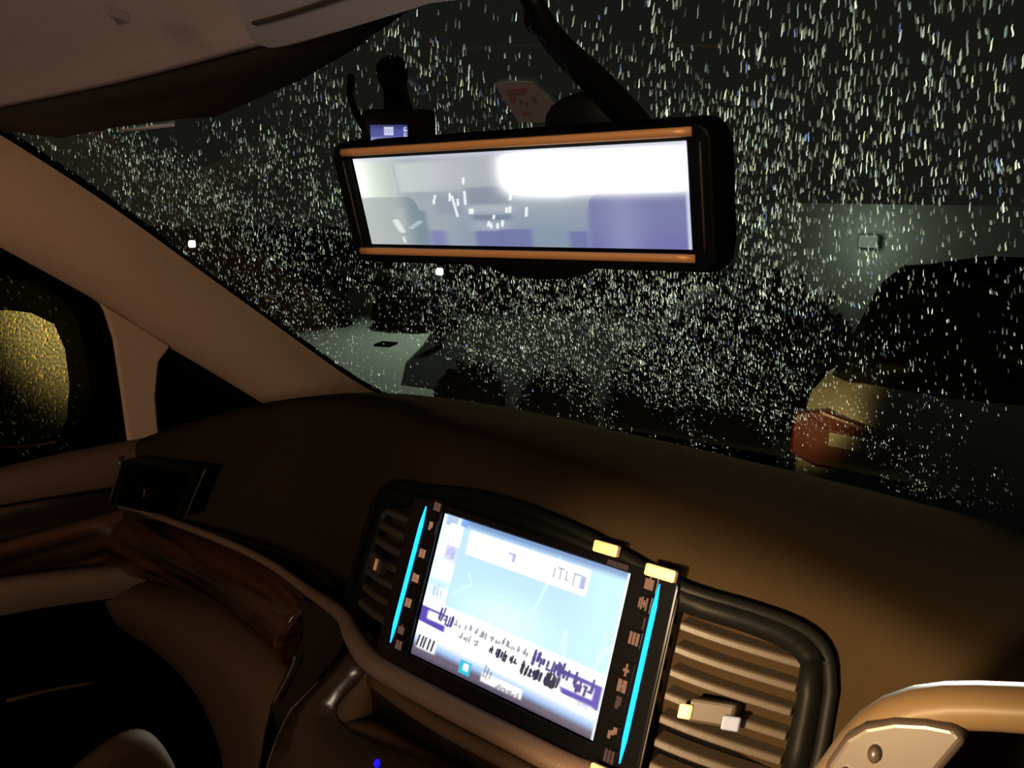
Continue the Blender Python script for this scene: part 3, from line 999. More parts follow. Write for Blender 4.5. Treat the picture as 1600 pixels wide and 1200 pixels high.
# the two vents beside the screen
def vent(u0, u1, v0, n, dv, taper, kn_uv, mirror):
    ve = empty('air_vent')
    ve.parent = nav
    for k in range(n):
        v = v0 - dv * k
        a, b = u0, u1
        rings = []
        for u in np.linspace(a, b, 9):
            vv = v - taper * (u - u0)
            rings.append([PF(u, vv + q * 1.0, o_) for q, o_ in ((0.0000, -0.0005), (-0.0012, 0.0012), (-0.0052, 0.0010), (-0.0058, -0.001), (0.0012, -0.012), (0.003, -0.011))])
        s = sweep('slat', rings, M['slat'], ve, False)
        mod_bevel(s, 0.0006, 1)
    ku, kv = kn_uv
    if mirror:
        k_ = box('knob', PF(ku, kv, 0.004), PF(ku + .01, kv, 0) - PF(ku - .01, kv, 0), UP, OUT, (0.026, 0.014, 0.012), M['slat'], ve, 0.002)
        box('knob_tip', PF(ku - 0.0125, kv - 0.001, 0.0115), PF(ku + .01, kv, 0) - PF(ku - .01, kv, 0), UP, OUT, (0.0075, 0.0085, 0.003), M['gold'], k_, 0.001)
        box('knob_tip', PF(ku + 0.0115, kv - 0.0035, 0.0115), PF(ku + .01, kv, 0) - PF(ku - .01, kv, 0), UP, OUT, (0.010, 0.0085, 0.003), M['palechrome'], k_, 0.001)
    else:
        k_ = box('knob', PF(ku, kv, 0.004), PF(ku + .01, kv, 0) - PF(ku - .01, kv, 0), UP, OUT, (0.02, 0.012, 0.01), M['slat'], ve, 0.002)
        box('knob_tip', PF(ku + 0.004, kv + 0.001, 0.010), PF(ku + .01, kv, 0) - PF(ku - .01, kv, 0), UP, OUT, (0.003, 0.009, 0.003), M['gold'], k_, 0.0008)
    return ve


vent(0.116, 0.182, 0.0330, 7, 0.0140, 0.19, (0.145, -0.0155), True)
vent(-0.160, -0.108, 0.0330, 7, 0.0130, -0.14, (-0.136, -0.006), False)

# ------------------------------------------------------------------ steering wheel
sw = empty('steering_wheel')
tag(sw, 'light leather steering wheel with silver spoke at the lower right', 'steering wheel')
WC = np.array([0.37, -0.17, -0.02])
WA = np.array([1.0, 0, 0])
WB = np.array([0, 0.19866933, 0.98006658])
WN = np.array([0, -0.98006658, 0.19866933])


def WP(a, b, o=0.0): return WC + a * WA + b * WB + o * WN


def wr(th):
    """outer radius of the rim, with the thumb bulge at ten o'clock"""
    d = math.degrees(th) % 360
    r = 0.1745
    r += 0.0075 * math.exp(-((d - 128) / 11) ** 2) + 0.0075 * math.exp(-((d - 52) / 11) ** 2)
    r -= 0.007 * math.exp(-((d - 143) / 9) ** 2)
    return r


rings = []
NR = 120
for i in range(NR + 1):
    th = 2 * math.pi * i / NR
    R0 = wr(th) - 0.0072
    rings.append([WC + (R0 + 0.0072 * math.cos(q)) * (math.cos(th) * WA + math.sin(th) * WB) + 0.009 * math.sin(q) * WN for q in np.linspace(0, 2 * math.pi, 14, endpoint=False)])
loft('rim', rings, M['rim'], sw, close=True)
inner = [(-0.1265, 0.1060), (-0.1255, 0.117), (-0.1215, 0.1275), (-0.1165, 0.1335), (-0.1085, 0.1385), (-0.1, 0.1415), (-0.092, 0.143), (-0.0885, 0.140), (-0.092, 0.132), (-0.0955, 0.124), (-0.102, 0.108), (-0.104, 0.085), (-0.09, 0.06), (-0.07, 0.03), (-0.07, -0.03), (-0.09, -0.05), (-0.12, -0.04), (-0.160, 0.0), (-0.158, 0.04), (-0.142, 0.08)]
sp = prism('spoke', [WP(a, b, 0.0118) for a, b in inner], -WN, 0.020, M['silver'], sw, 0.003, 4)
prism('spoke_panel', [WP(a, b, 0.0130) for a, b in [(-0.1165, 0.110), (-0.1080, 0.121), (-0.1020, 0.118), (-0.107, 0.10), (-0.11, 0.07), (-0.13, 0.07), (-0.128, 0.085)]], -WN, 0.004, M['rim'], sw, 0.001)
for a, b, r in ((-0.1118, 0.1265, 0.0024), (-0.1068, 0.1190, 0.0028), (-0.1190, 0.1160, 0.0024)):
    sweep('button', [[WP(a + q * math.cos(t) * 0.8, b + q * math.sin(t) * 1.2, h) for t in np.linspace(0, 2 * math.pi, 12, endpoint=False)] for q, h in ((r, 0.010), (r, 0.0135), (r * 0.7, 0.0147), (r * 0.2, 0.0151))], M['silver'], sw)
sp2 = prism('spoke', [WP(-a, b, 0.003) for a, b in inner][::-1], -WN, 0.012, M['silver'], sw, 0.0035, 4)
hub = [[WP(q * x_, q * y_ - 0.01, h) for x_, y_ in rrect(0.17, 0.15, 0.05)] for q, h in ((1.0, -0.01), (1.0, 0.004), (0.94, 0.012), (0.7, 0.02), (0.2, 0.024))]
sweep('hub', hub, M['leather'], sw)
tube('column', [WP(0, -0.01, -0.01), WP(0, -0.02, -0.09), WP(0, -0.03, -0.15)], [0.05, 0.055, 0.06], M['black'], sw, 20)

# dark gauge panel in the dashboard behind the wheel
prism('gauge_panel', [(0.262, 0.018, -0.10), (0.62, 0.018, -0.10), (0.62, 0.024, 0.030), (0.262, 0.024, 0.030)], (0, 1, 0), 0.01, M['softblack'], dash, 0.002)

# ------------------------------------------------------------------ rear view mirror
mir = empty('rear_view_mirror')
tag(mir, 'wide black rear view mirror showing a bright picture of the rear seats', 'mirror')
MC = np.array([-0.076, 0.079, 0.279])
MR = np.array([0.9949, 0.097, 0.0292])
MU = np.array([0.0, -0.288, 0.9576])
MU = MU - MR * (MU @ MR)
MU /= np.linalg.norm(MU)
MR /= np.linalg.norm(MR)
MF = np.cross(MU, MR)       # pointing forward, away from the viewer
MO = -MF if (MF[1] > 0) else MF


def MP(u, v, o=0.0): return MC + u * MR + v * MU + o * MO


hs = [[MP(x, y, o) for x, y in rrect(w_, h_, r, 5, cx, cy)] for w_, h_, r, o, cx, cy in
      ((0.30, 0.075, 0.02, -0.030, 0.004, -0.002), (0.322, 0.094, 0.016, -0.020, 0.004, -0.002), (0.330, 0.102, 0.014, -0.008, 0.002, -0.002), (0.326, 0.100, 0.012, 0.0, 0.0, -0.002))]
sweep('housing', hs, M['softblack'], mir)
fo_ = [MP(x, y, 0.006) for x, y in rrect(0.318, 0.0965, 0.010, 5, 0.0, -0.002)]
fi_ = [MP(x, y, 0.006) for x, y in rrect(0.286, 0.0745, 0.003, 5, 0.0, 0.0)]
ring_plate('bezel', fo_, fi_, -MO, 0.012, M['black'], mir, 0.002)
# warm light reflected along the bezel's long sides, modelled as orange bars
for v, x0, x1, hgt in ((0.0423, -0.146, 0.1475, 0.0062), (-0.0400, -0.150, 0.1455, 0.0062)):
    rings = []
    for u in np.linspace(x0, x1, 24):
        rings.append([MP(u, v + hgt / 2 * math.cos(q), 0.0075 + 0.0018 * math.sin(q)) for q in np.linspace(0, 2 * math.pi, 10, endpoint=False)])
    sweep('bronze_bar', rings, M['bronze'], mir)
for u in (-0.1475, 0.152):
    tube('side_line', [MP(u, v, 0.0065) for v in np.linspace(-0.036, 0.036, 6)], 0.0009, M['slat'], mir, 8)
lipm = [[MP(0.02 + q * 0.048 * math.cos(t), -0.049 + q * 0.013 * math.sin(t), o) for t in np.linspace(0, 2 * math.pi, 20, endpoint=False)] for q, o in ((0.7, -0.02), (1, -0.012), (1, 0.0), (0.9, 0.003))]
sweep('chin', lipm, M['black'], mir)


def mirpic(Ug, Vg):
    rng = np.random.default_rng(3)
    im = np.zeros(Ug.shape + (3,)) + C8((150, 160, 168))
    im = mixc(im, C8((214, 224, 208)), 1 - sm(0.0, 0.22, Ug))
    im = mixc(im, C8((166, 170, 178)), sm(0.15, 0.3, Ug) * sm(0.55, 0.75, Vg))
    im = mixc(im, C8((126, 142, 160)), sm(0.2, 0.45, Ug) * (1 - sm(0.1, 0.55, Vg)))
    im = mixc(im, C8((128, 132, 176)), sm(0.62, 0.95, Ug) * (1 - sm(0.2, 0.6, Vg)))
    im = mixc(im, C8((255, 255, 250)), np.exp(-((Ug + 0.01) / 0.05) ** 2) * (0.9 * sm(0.1, 0.7, Vg) + 0.2))
    # rear window opening on the left
    im = mixc(im, C8((205, 210, 208)), rect(Ug, Vg, 0.145, 0.60, 0.45, 0.93, 0.03) * (1 - sm(0.15, 0.45, Ug)) * 0.6)
    im = paint(im, seg(Ug, Vg, (0.142, 0.92), (0.146, 0.58), 0.001, 0.004) * 0.5, (150, 158, 160))
    im = paint(im, rect(Ug, Vg, 0.15, 0.58, 0.36, 0.605, 0.02) * 0.35, (130, 140, 150))
    # car behind: windows and lights
    im = paint(im, rect(Ug, Vg, 0.27, 0.35, 0.36, 0.56, 0.02) * 0.45, (128, 130, 150))
    im = paint(im, rect(Ug, Vg, 0.375, 0.46, 0.51, 0.64, 0.02) * 0.6, (118, 122, 142))
    im = paint(im, rect(Ug, Vg, 0.375, 0.37, 0.52, 0.44, 0.03) * 0.5, (178, 184, 192))
    im = paint(im, rect(Ug, Vg, 0.385, 0.29, 0.51, 0.345, 0.015) * 0.6, (96, 106, 128))
    im = paint(im, rect(Ug, Vg, 0.385, 0.16, 0.5, 0.27, 0.03) * 0.5, (168, 176, 190))
    # seats
    hr = rect(Ug, Vg, -0.2, -0.3, 0.225, 0.555, 0.012)
    cut = np.hypot((Ug - 0.165) * 4.05, (Vg - 0.40)) < 0.16
    corner = (Ug > 0.165) & (Vg > 0.40) & ~cut
    hr = hr * (1 - corner)
    im = paint(im, hr * 0.75, (152, 158, 162))
    im = mixc(im, C8((104, 128, 140)), hr * sm(0.12, 0.2, Ug) * 0.8)
    im = paint(im, hr * rect(Ug, Vg, 0.11, 0.2, 0.15, 0.42, 0.02) * 0.4, (176, 182, 184))
    im = paint(im, (seg(Ug, Vg, (0.112, 0.28), (0.128, 0.16), 0.006, 0.012) + seg(Ug, Vg, (0.128, 0.09), (0.13, 0.03), 0.002, 0.006)) * 0.8, (225, 228, 225))
    im = paint(im, seg(Ug, Vg, (0.2, 0.27), (0.165, 0.2), 0.004, 0.012) * 0.6, (190, 204, 210))
    im = paint(im, rect(Ug, Vg, 0.225, -0.2, 0.285, 0.17, 0.02) * 0.8, (112, 116, 168))
    for (u0, u1, v1) in ((0.385, 0.475, 0.17), (0.465, 0.565, 0.19), (0.675, 0.73, 0.17)):
        im = paint(im, rect(Ug, Vg, u0, -0.3, u1, v1, 0.012) * 0.75, (98, 102, 158))
    rs = rect(Ug, Vg, 0.735, -0.3, 1.2, 0.545, 0.012)
    corner = (Ug < 0.775) & (Vg > 0.40) & (np.hypot((Ug - 0.775) * 4.05, Vg - 0.40) > 0.15)
    im = paint(im, rs * (1 - corner) * 0.9, (112, 114, 158))
    im = mixc(im, C8((104, 100, 168)), rs * (1 - sm(-0.1, 0.3, Vg)) * 0.7)
    im = mixc(im, C8((146, 150, 184)), rs * (1 - corner) * np.exp(-((Ug - 0.83) / 0.05) ** 2) * 0.5)
    # glints
    for a, b in (((0.368, 0.46), (0.372, 0.60)), ((0.372, 0.68), (0.376, 0.74)), ((0.378, 0.36), (0.381, 0.41)), ((0.386, 0.36), (0.389, 0.41)), ((0.496, 0.37), (0.499, 0.42)), ((0.506, 0.37), (0.51, 0.43)),
                 ((0.335, 0.33), (0.328, 0.55)), ((0.318, 0.5), (0.322, 0.58)), ((0.343, 0.45), (0.345, 0.52)), ((0.513, 0.5), (0.522, 0.63)), ((0.43, 0.22), (0.436, 0.27)), ((0.44, 0.2), (0.441, 0.25)),
                 ((0.46, 0.2), (0.462, 0.25)), ((0.476, 0.22), (0.48, 0.28)), ((0.452, 0.3), (0.455, 0.34)), ((0.555, 0.33), (0.56, 0.42)), ((0.268, 0.53), (0.27, 0.56)), ((0.262, 0.47), (0.264, 0.52))):
        im = paint(im, seg(Ug, Vg, a, b, 0.002, 0.004) * 0.85, (240, 244, 246))
    # the glare through the rear glass
    gl = np.exp(-(np.abs((Ug - 0.60) / 0.10) ** 4 + np.abs((Vg - 0.77) / 0.20) ** 3)) + np.exp(-(np.abs((Ug - 0.82) / 0.23) ** 4 + np.abs((Vg - 0.76) / 0.20) ** 4))
    im = mixc(im, C8((255, 255, 255)) * 1.6, np.clip(gl * 1.5, 0, 1))
    im = mixc(im, C8((190, 194, 210)), sm(0.94, 0.99, Vg) * 0.6)
    im = paint(im, sm(0.988, 0.995, Ug) * 0.6, (225, 225, 245))
    return im


display('display', lambda a, b: MP(-0.1415 + 0.283 * a, -0.0358 + 0.0716 * b, 0.0012), 340, 90, mirpic, M['mirrorpic'], mir)
# stem up to the glass
top_ = on_glass(826, -8, 0.015)
mid_ = on_glass(866, 62, 0.025)
low_ = MP(0.098, 0.036, -0.032)
st = smoothline([top_, mid_, (mid_ + low_) / 2 + [0, 0.005, 0], low_], 18)
tube('stem', st, [0.0075 + 0.0075 * i / 17 for i in range(18)], M['black'], mir, 14, flat=0.7)
tube('cable', [p + np.array([-0.002 + 0.003 * math.sin(i * 1.1), -0.009, 0.002 * math.cos(i)]) for i, p in enumerate(st)], 0.0032, M['gloss'], mir, 8)
bs = MP(0.06, 0.048, -0.022)
sweep('base_block', [[bs + q * (0.030 * math.cos(t) * MR + 0.020 * math.sin(t) * MU) + o * MO for t in np.linspace(0, 2 * math.pi, 18, endpoint=False)] for q, o in ((0.7, -0.012), (1, -0.006), (1, 0.004), (0.8, 0.008))], M['black'], mir)

# ------------------------------------------------------------------ dash camera on the glass
dc = empty('dash_camera')
tag(dc, 'small black dash camera with blue lit display above the mirror', 'dash camera')
DCc = np.array(MP(-0.086, 0.080, -0.040))
dd = np.linalg.norm(DCc - CAM)


def at_d(px, py, k):
    d = ray(px, py)
    return CAM + d / np.linalg.norm(d) * k


q1, q2 = at_d(578, 205, dd), at_d(637, 205, dd)
DR = q2 - q1
dw = np.linalg.norm(DR)
DR /= dw
DO = CAM - (q1 + q2) / 2
DO[0] -= 0.2
DO -= DR * (DO @ DR)
DO /= np.linalg.norm(DO)
DU = np.cross(DO, DR)
DU *= np.sign(DU[2])
cc = at_d(624, 203, dd)


def DP(x, y, o): return cc + x * DR + y * DU + o * DO


k = dw / 59.0
sweep('body', [[DP(x, y, o) for x, y in rrect(118 * k * s1, 62 * k * s1, 13 * k, 5, 0, 0)] for s1, o in ((0.9, -0.030), (1.0, -0.026), (1.0, -0.004), (0.94, 0.0))], M['black'], dc)
dcp = at_d(608, 209, dd) - cc
dx0, dy0 = dcp @ DR, dcp @ DU


def campic(Ug, Vg):
    im = np.zeros(Ug.shape + (3,)) + C8((70, 80, 156))
    im = mixc(im, C8((44, 48, 110)), np.exp(-((Vg - 0.95) / 0.2) ** 2))
    im = mixc(im, C8((150, 156, 196)), 1 - sm(0.15, 0.4, Vg))
    for u0 in (0.37, 0.455, 0.54):
        im = paint(im, rect(Ug, Vg, u0, 0.42, u0 + 0.072, 0.88, 0.02), (225, 228, 255))
        im = paint(im, rect(Ug, Vg, u0 + 0.024, 0.52, u0 + 0.044, 0.78, 0.015), (80, 90, 165))
    for v0 in (0.3, 0.62):
        im = paint(im, rect(Ug, Vg, 0.90, v0, 0.985, v0 + 0.25, 0.02) * 0.9, (220, 224, 250))
        im = paint(im, rect(Ug, Vg, 0.93, v0 + 0.1, 0.99, v0 + 0.22, 0.02), (80, 90, 165))
    return im


display('display', lambda a, b: DP(dx0 + (a - 0.5) * 58 * k, dy0 + (b - 0.5) * 27 * k, 0.0012), 70, 34, campic, M['campic'], dc)
gtop = on_glass(612, 108, 0.002)
tube('mount', smoothline([gtop, (gtop + DP(0, 0.02, -0.014)) / 2, DP(0, 0.015, -0.014)], 8), [0.012, 0.012, 0.011, 0.010, 0.010, 0.010, 0.011, 0.012], M['softblack'], dc, 16)
tube('cable', smoothline([on_glass(548, 120, 0.004), on_glass(550, 160, 0.006), DP(-50 * k, -10 * k, -0.016)], 10), 0.003, M['softblack'], dc, 8)

# ------------------------------------------------------------------ inspection sticker on the glass
st_o = empty('inspection_sticker')
tag(st_o, 'pale inspection sticker with faint red print, stuck on the windscreen', 'sticker')


def gl(px, py, off): return on_glass(px, py, off)


prism('paper', [gl(x, y, 0.004) for x, y in [(773, 131), (800, 127), (832, 129), (851, 150), (872, 168), (862, 190), (840, 192), (812, 191), (792, 165)]], (0, 0.56, 0.82), 0.0008, M['sticker'], st_o)
for pts in ([(788, 141), (824, 137), (824, 141), (789, 145)], [(792, 146), (806, 145), (806, 149), (793, 150)], [(797, 151), (806, 151), (803, 163), (797, 160)], [(815, 176), (829, 175), (829, 180), (816, 181)], [(808, 143), (822, 142), (820, 148), (809, 149)]):
    prism('red_print', [gl(x, y, 0.0052) for x, y in pts], (0, 0.56, 0.82), 0.0005, M['stickerred'], st_o)
for pts in ([(811, 156), (815, 156), (816, 163), (812, 162)], [(830, 153), (834, 152), (839, 160), (835, 161)], [(820, 160), (824, 160), (825, 166), (821, 166)]):
    prism('grey_print', [gl(x, y, 0.0052) for x, y in pts], (0, 0.56, 0.82), 0.0005, M['stickergrey'], st_o)

# ------------------------------------------------------------------ sun visor
vis = empty('sun_visor')
tag(vis, 'grey folded sun visor against the ceiling above the windscreen', 'sun visor')
VN = np.array([0, 0.26, 0.966])
v0 = on_glass(425, 80, 0.02)
vp = [(330, -70), (368, 20), (386, 58), (402, 72), (425, 79), (452, 75), (500, 62), (560, 44), (640, 20), (720, -6), (860, -70)]
prism('panel', [on_plane(x, y, v0, VN) for x, y in vp], VN, 0.014, M['visor'], vis, 0.004, 3)
tube('crease', [on_plane(x, y, v0 - VN * 0.0005, VN) for x, y in smoothline([(396, 36), (430, 27), (470, 15), (540, -8)], 10)], 0.0016, M['slat'], vis, 8)

# ------------------------------------------------------------------ door mirror outside the passenger's window
dm = empty('door_mirror')
tag(dm, 'wet door mirror outside the side window, its glass lit amber', 'door mirror')


def DM(px, py, off=0.0): return on_plane(px, py, np.array([-0.98, 0.20, 0.05]) + off * np.array([0.45, -0.89, 0.05]), np.array([0.45, -0.89, 0.05]))


mo = [(-80, 440), (0, 440), (70, 452), (125, 478), (148, 520), (155, 600), (152, 670), (130, 715), (60, 728), (-80, 740)]
mi = [(-80, 484), (0, 482), (50, 488), (86, 506), (103, 545), (110, 600), (106, 655), (92, 682), (50, 692), (-80, 708)]
mo3 = np.array([DM(*p) for p in mo])
mi3 = np.array([DM(*p) for p in mi])
back3 = mo3 + np.array([-0.03, 0.10, 0])
cback = back3.mean(0)
loft('housing', [[p - 0.012 * np.array([0.45, -0.89, 0.05]) for p in mi3], mi3, mo3, back3, cback + (back3 - cback) * 0.55 + [-0.02, 0.05, 0]], M['softblack'], dm, thick=0.003, offset=0)
gp = prism('mirror_glass', [p - 0.01 * np.array([0.45, -0.89, 0.05]) for p in mi3], (-0.45, 0.89, -0.05), 0.004, M['mirrorglass'], dm)
tube('lower_edge', [DM(x, y, 0.004) for x, y in smoothline([(-60, 704), (0, 699), (50, 697), (88, 690)], 8)], 0.003, M['bronze'], dm, 8)
prism('mirror_arm', [DM(*p, -0.03) for p in [(60, 690), (150, 680), (215, 700), (215, 790), (60, 790)]], (-0.2, 1, 0), 0.05, M['softblack'], dm, 0.01)

# ------------------------------------------------------------------ rain
def bead(c, d, n, L_, W_, bend, H_):
    """one running bead of water: a short kinked ridge lying on the glass"""
    s = np.cross(d, n)
    V = []
    for t, wv in ((-0.5, 0.35), (-0.22, 0.9), (0.05, 1.0), (0.3, 0.95), (0.5, 0.4)):
        o = c + d * (t * L_) + s * (bend * math.sin(t * 5.0))
        V += [o - s * W_ / 2 * wv, o + n * H_ * wv, o + s * W_ / 2 * wv]
    return V


FB = []
for i in range(4):
    a = i * 3
    FB += [(a, a + 3, a + 4, a + 1), (a + 1, a + 4, a + 5, a + 2)]


def beads(name, pts, mat):
    V = []
    F = []
    for (c, d, n, L_, W_, bend, H_) in pts:
        k = len(V)
        V += bead(c, d, n, L_, W_, bend, H_)
        F += [tuple(k + q for q in f) for f in FB]
    return link(name, V, F, mat)


def project(p):
    q = AX.T @ (p - CAM)
    return 800 + FPX * q[0] / q[2], 600 + FPX * q[1] / q[2]


# how thickly the beads lie on the glass, sampled at places on it
anchors = [((80, 230), .25), ((200, 260), .7), ((320, 300), .9), ((450, 260), .9), ((520, 180), .7), ((430, 150), .3), ((560, 90), .12), ((700, 50), .10), ((700, 130), .55), ((760, 180), .7),
           ((420, 380), .9), ((500, 400), .55), ((450, 460), .5), ((550, 470), .08), ((620, 560), .04), ((640, 470), .35), ((700, 480), .75), ((800, 500), 1.0), ((950, 490), 1.2), ((1050, 480), 1.3), ((800, 560), .9), ((950, 560), .8), ((1060, 570), 1.1),
           ((700, 590), .0), ((850, 620), .02), ((1000, 650), .0), ((1150, 560), .9), ((1200, 620), .5), ((1150, 680), .0), ((1300, 560), .35), ((1350, 480), .2), ((1500, 480), .08), ((1500, 560), .08), ((1400, 640), .12), ((1550, 700), .02),
           ((1300, 720), .0), ((960, 20), .06), ((980, 110), .55), ((1080, 140), .8), ((1100, 40), .12), ((1200, 60), .35), ((1200, 150), 1.1), ((1200, 260), 1.3), ((1200, 350), 1.1), ((1350, 150), 1.0), ((1350, 250), 1.2), ((1350, 340), .6), ((1500, 60), .55),
           ((1500, 150), .75), ((1500, 250), .8), ((1500, 330), .35), ((1580, 200), .6), ((1500, 400), .12), ((1300, 400), .4), ((1200, 440), 1.0), ((1400, 20), .3), ((870, 480), 1.2), ((1580, 20), .35), ((60, 190), .0), ((220, 160), .02), ((340, 150), .03), ((800, 40), .1)]
AG = np.array([on_glass(*a)[[0, 2]] for a, _ in anchors])
AD = np.array([v for _, v in anchors])


def dens(x, z):
    d2 = (AG[:, 0] - x) ** 2 * 1.6 + (AG[:, 1] - z) ** 2
    w_ = 1 / (d2 + 0.0002) ** 2
    return (w_ * AD).sum() / w_.sum()


def flow(c, n, jit):
    """the way the wind drives the water down the glass, bending across its width"""
    x = c[0]
    t1 = np.array([1.0, 0.28 * -x / 0.72 / 0.72, 0])
    t1 -= n * (t1 @ n)
    t1 /= np.linalg.norm(t1)
    t2 = np.cross(n, t1)
    if t2[2] > 0:
        t2 = -t2
    a = AX.T @ (c - CAM)
    b1, b2 = AX.T @ t1, AX.T @ t2
    j1 = np.array([b1[0] - b1[2] * a[0] / a[2], b1[1] - b1[2] * a[1] / a[2]])
    j2 = np.array([b2[0] - b2[2] * a[0] / a[2], b2[1] - b2[2] * a[1] / a[2]])
    k = np.linalg.solve(np.array([j1, j2]).T, np.array([-0.16 - 0.06 * (x > 0) + jit, 1.0]))
    d = k[0] * t1 + k[1] * t2
    return d / np.linalg.norm(d)


def in_view(c):
    px, py = project(c)
    return -120 < px < 1720 and -120 < py < 900



main, fine = [], []
tries = 0
while len(main) < 12000 and tries < 200000:
    tries += 1
    x = RNG.uniform(-0.72, 0.40)
    z = RNG.uniform(-0.075, 0.41)
    # a nearby patch of glass fills more of the view; keep the beads' number per area the same everywhere
    dn = dens(x, z)
    c = np.array([x, glass_y(x, z), z])
    if RNG.random() > dn / 1.3 or not in_view(c):
        continue
    n = np.array([0.28 * x / 0.72 / 0.72, 1.0, 1 / 0.685])
    n /= np.linalg.norm(n)
    d = flow(c, n, RNG.normal(0, 0.05))
    big = RNG.random() < 0.06
    L_ = RNG.uniform(0.005, 0.0115) * (1.2 if big else 1)
    W_ = RNG.uniform(0.0005, 0.0010) * (1.6 if big else 1)
    main.append((c + n * 0.0006, d, n, L_, W_, RNG.uniform(0.0001, 0.0006), 0.0006))
    if RNG.random() < 0.22:
        sd = np.cross(d, n)
        main.append((c + n * 0.0006 + sd * RNG.uniform(0.0022, 0.0034), d, n, L_ * 0.9, W_, RNG.uniform(0.0001, 0.0006), 0.0006))
tries = 0
while len(fine) < 9000 and tries < 150000:
    tries += 1
    x = RNG.uniform(-0.72, 0.40)
    z = RNG.uniform(-0.075, 0.41)
    c = np.array([x, glass_y(x, z), z])
    if RNG.random() > dens(x, z) / 1.3 or not in_view(c):
        continue
    n = np.array([0.28 * x / 0.72 / 0.72, 1.0, 1 / 0.685])
    n /= np.linalg.norm(n)
    d = flow(c, n, RNG.normal(0, 0.08))
    fine.append((c + n * 0.0004, d, n, RNG.uniform(0.004, 0.008), RNG.uniform(0.0008, 0.0016), 0.0003, 0.0004))
tag(beads('rain_streaks', main, M['drop']), 'bright rain drops and short streaks all over the windscreen', 'rain', kind='stuff')
tag(beads('rain_film', fine, M['finedrop']), 'fine faint wet speckle between the windscreen drops', 'rain', kind='stuff')
DN = np.array([0.45, -0.89, 0.05])
DN /= np.linalg.norm(DN)
sd = []
for _ in range(1500):
    px, py = RNG.uniform(-80, 108), RNG.uniform(484, 692)
    if px > 70 and (py < 500 + (px - 70) * 0.9 or py > 690 - (px - 70) * 0.5):
        continue
    if RNG.random() > 1.0 - 0.6 * (py - 484) / 208:
        continue
    d = np.array([-0.1 + RNG.normal(0, 0.12), 0.0, -1.0])
    d -= DN * (d @ DN)
    d /= np.linalg.norm(d)
    sd.append((DM(px, py, -0.008), d, DN, RNG.uniform(0.003, 0.008), RNG.uniform(0.0012, 0.0024), 0.0003, 0.0008))
o = beads('water_beads', sd, M['golddrop'])
o.parent = dm
tag(o, kind='stuff')
sd = []
for _ in range(900):
    px, py = RNG.uniform(-80, 165), RNG.uniform(400, 725)
    if RNG.random() > (0.5 if py < 480 else 0.25):
        continue
    d = np.array([0, 0.3 + RNG.normal(0, 0.2), -1.0])
    d /= np.linalg.norm(d)
    sd.append((atX(px, py, -0.7405), d, np.array([-1.0, 0, 0]), RNG.uniform(0.002, 0.006), RNG.uniform(0.001, 0.002), 0.0003, 0.0005))
tag(beads('side_rain', sd, M['sidedrop']), 'faint rain drops on the passenger side window', 'rain', kind='stuff')

# ------------------------------------------------------------------ outside: car park at night
GZ = -1.32
o = prism('ground', [(-60, -4, GZ), (40, -4, GZ), (40, 60, GZ), (-60, 60, GZ)], (0, 0, -1), 0.2, M['asphalt'])
tag(o, kind='structure')
drive = [(548, 446), (586, 444), (584, 470), (578, 500), (600, 514), (640, 520), (678, 512), (660, 540), (634, 566), (626, 602), (700, 612), (790, 648), (700, 680), (560, 640), (440, 510), (500, 505), (525, 490)]
o = prism('path_1', [atZ(x, y, GZ + 0.02) for x, y in drive], (0, 0, -1), 0.05, M['concrete'])
tag(o, kind='structure')
kerb = [atZ(430, 412, GZ + 0.12), atZ(620, 420, GZ + 0.12), atZ(620, 428, GZ + 0.12), atZ(430, 418, GZ + 0.12)]
o = prism('kerb', kerb, (0, 0, -1), 0.12, M['concrete'])
tag(o, kind='structure')
o = box('drain_cover', atZ(603, 538, GZ + 0.03), (0.9, 0.4, 0), (-0.4, 0.9, 0), (0, 0, 1), (0.20, 0.26, 0.03), M['softblack'])
tag(o, 'dark rectangular drain cover in the pale concrete path', 'drain cover')

wl = box('wall', (0.8, 9.2, (0.50 + GZ) / 2), (1, 0, 0), (0, 0, 1), (0, -1, 0), (9.0, 0.50 - GZ, 0.2), M['wallconcrete'])
wl.name = 'wall_back'
tag(wl, kind='structure')
fl_o = empty('wall_lamp')
tag(fl_o, 'glowing floodlight fixed on the concrete wall behind the parked car', 'lamp')
wc_ = np.array([-1.98, 9.02, 0.10])
box('lamp_housing', wc_, (1, 0, 0), (0, 0, 1), (0, -1, 0), (0.20, 0.14, 0.16), M['wallconcrete'], fl_o, 0.02)
box('lens', wc_ + [0, -0.085, 0], (1, 0, 0), (0, 0, 1), (0, -1, 0), (0.15, 0.10, 0.02), M['floodglow'], fl_o, 0.01)


# low lamps on posts
def bollard(px, py, s, label):
    h = CAM + ray(px, py) * s
    b = empty('bollard_lamp', (h[0], h[1], GZ))
    tag(b, label, 'lamp', 'low lamps in the car park')
    tube('post', [(0, 0, 0), (0, 0, h[2] - GZ - 0.12)], 0.06, M['black'], b, 14)
    rr = 0.042 * s / 10
    sweep('lamp_head', [[(r * math.cos(t), r * math.sin(t), h[2] - GZ + z) for t in np.linspace(0, 2 * math.pi, 16, endpoint=False)] for r, z in ((rr * .8, -rr), (rr, -rr * .5), (rr, rr * .5), (rr * .7, rr))], M['lampglow'], b)
    sweep('cap', [[(r * math.cos(t), r * math.sin(t), h[2] - GZ + z) for t in np.linspace(0, 2 * math.pi, 16, endpoint=False)] for r, z in ((rr * 1.1, rr), (rr * 1.1, rr * 1.3), (rr * .3, rr * 1.6))], M['black'], b)
    return b


bollard(300, 381, 14.5, 'glowing low lamp next to the windscreen pillar')
bollard(687, 424, 9.5, 'small glowing low lamp just under the rear view mirror')


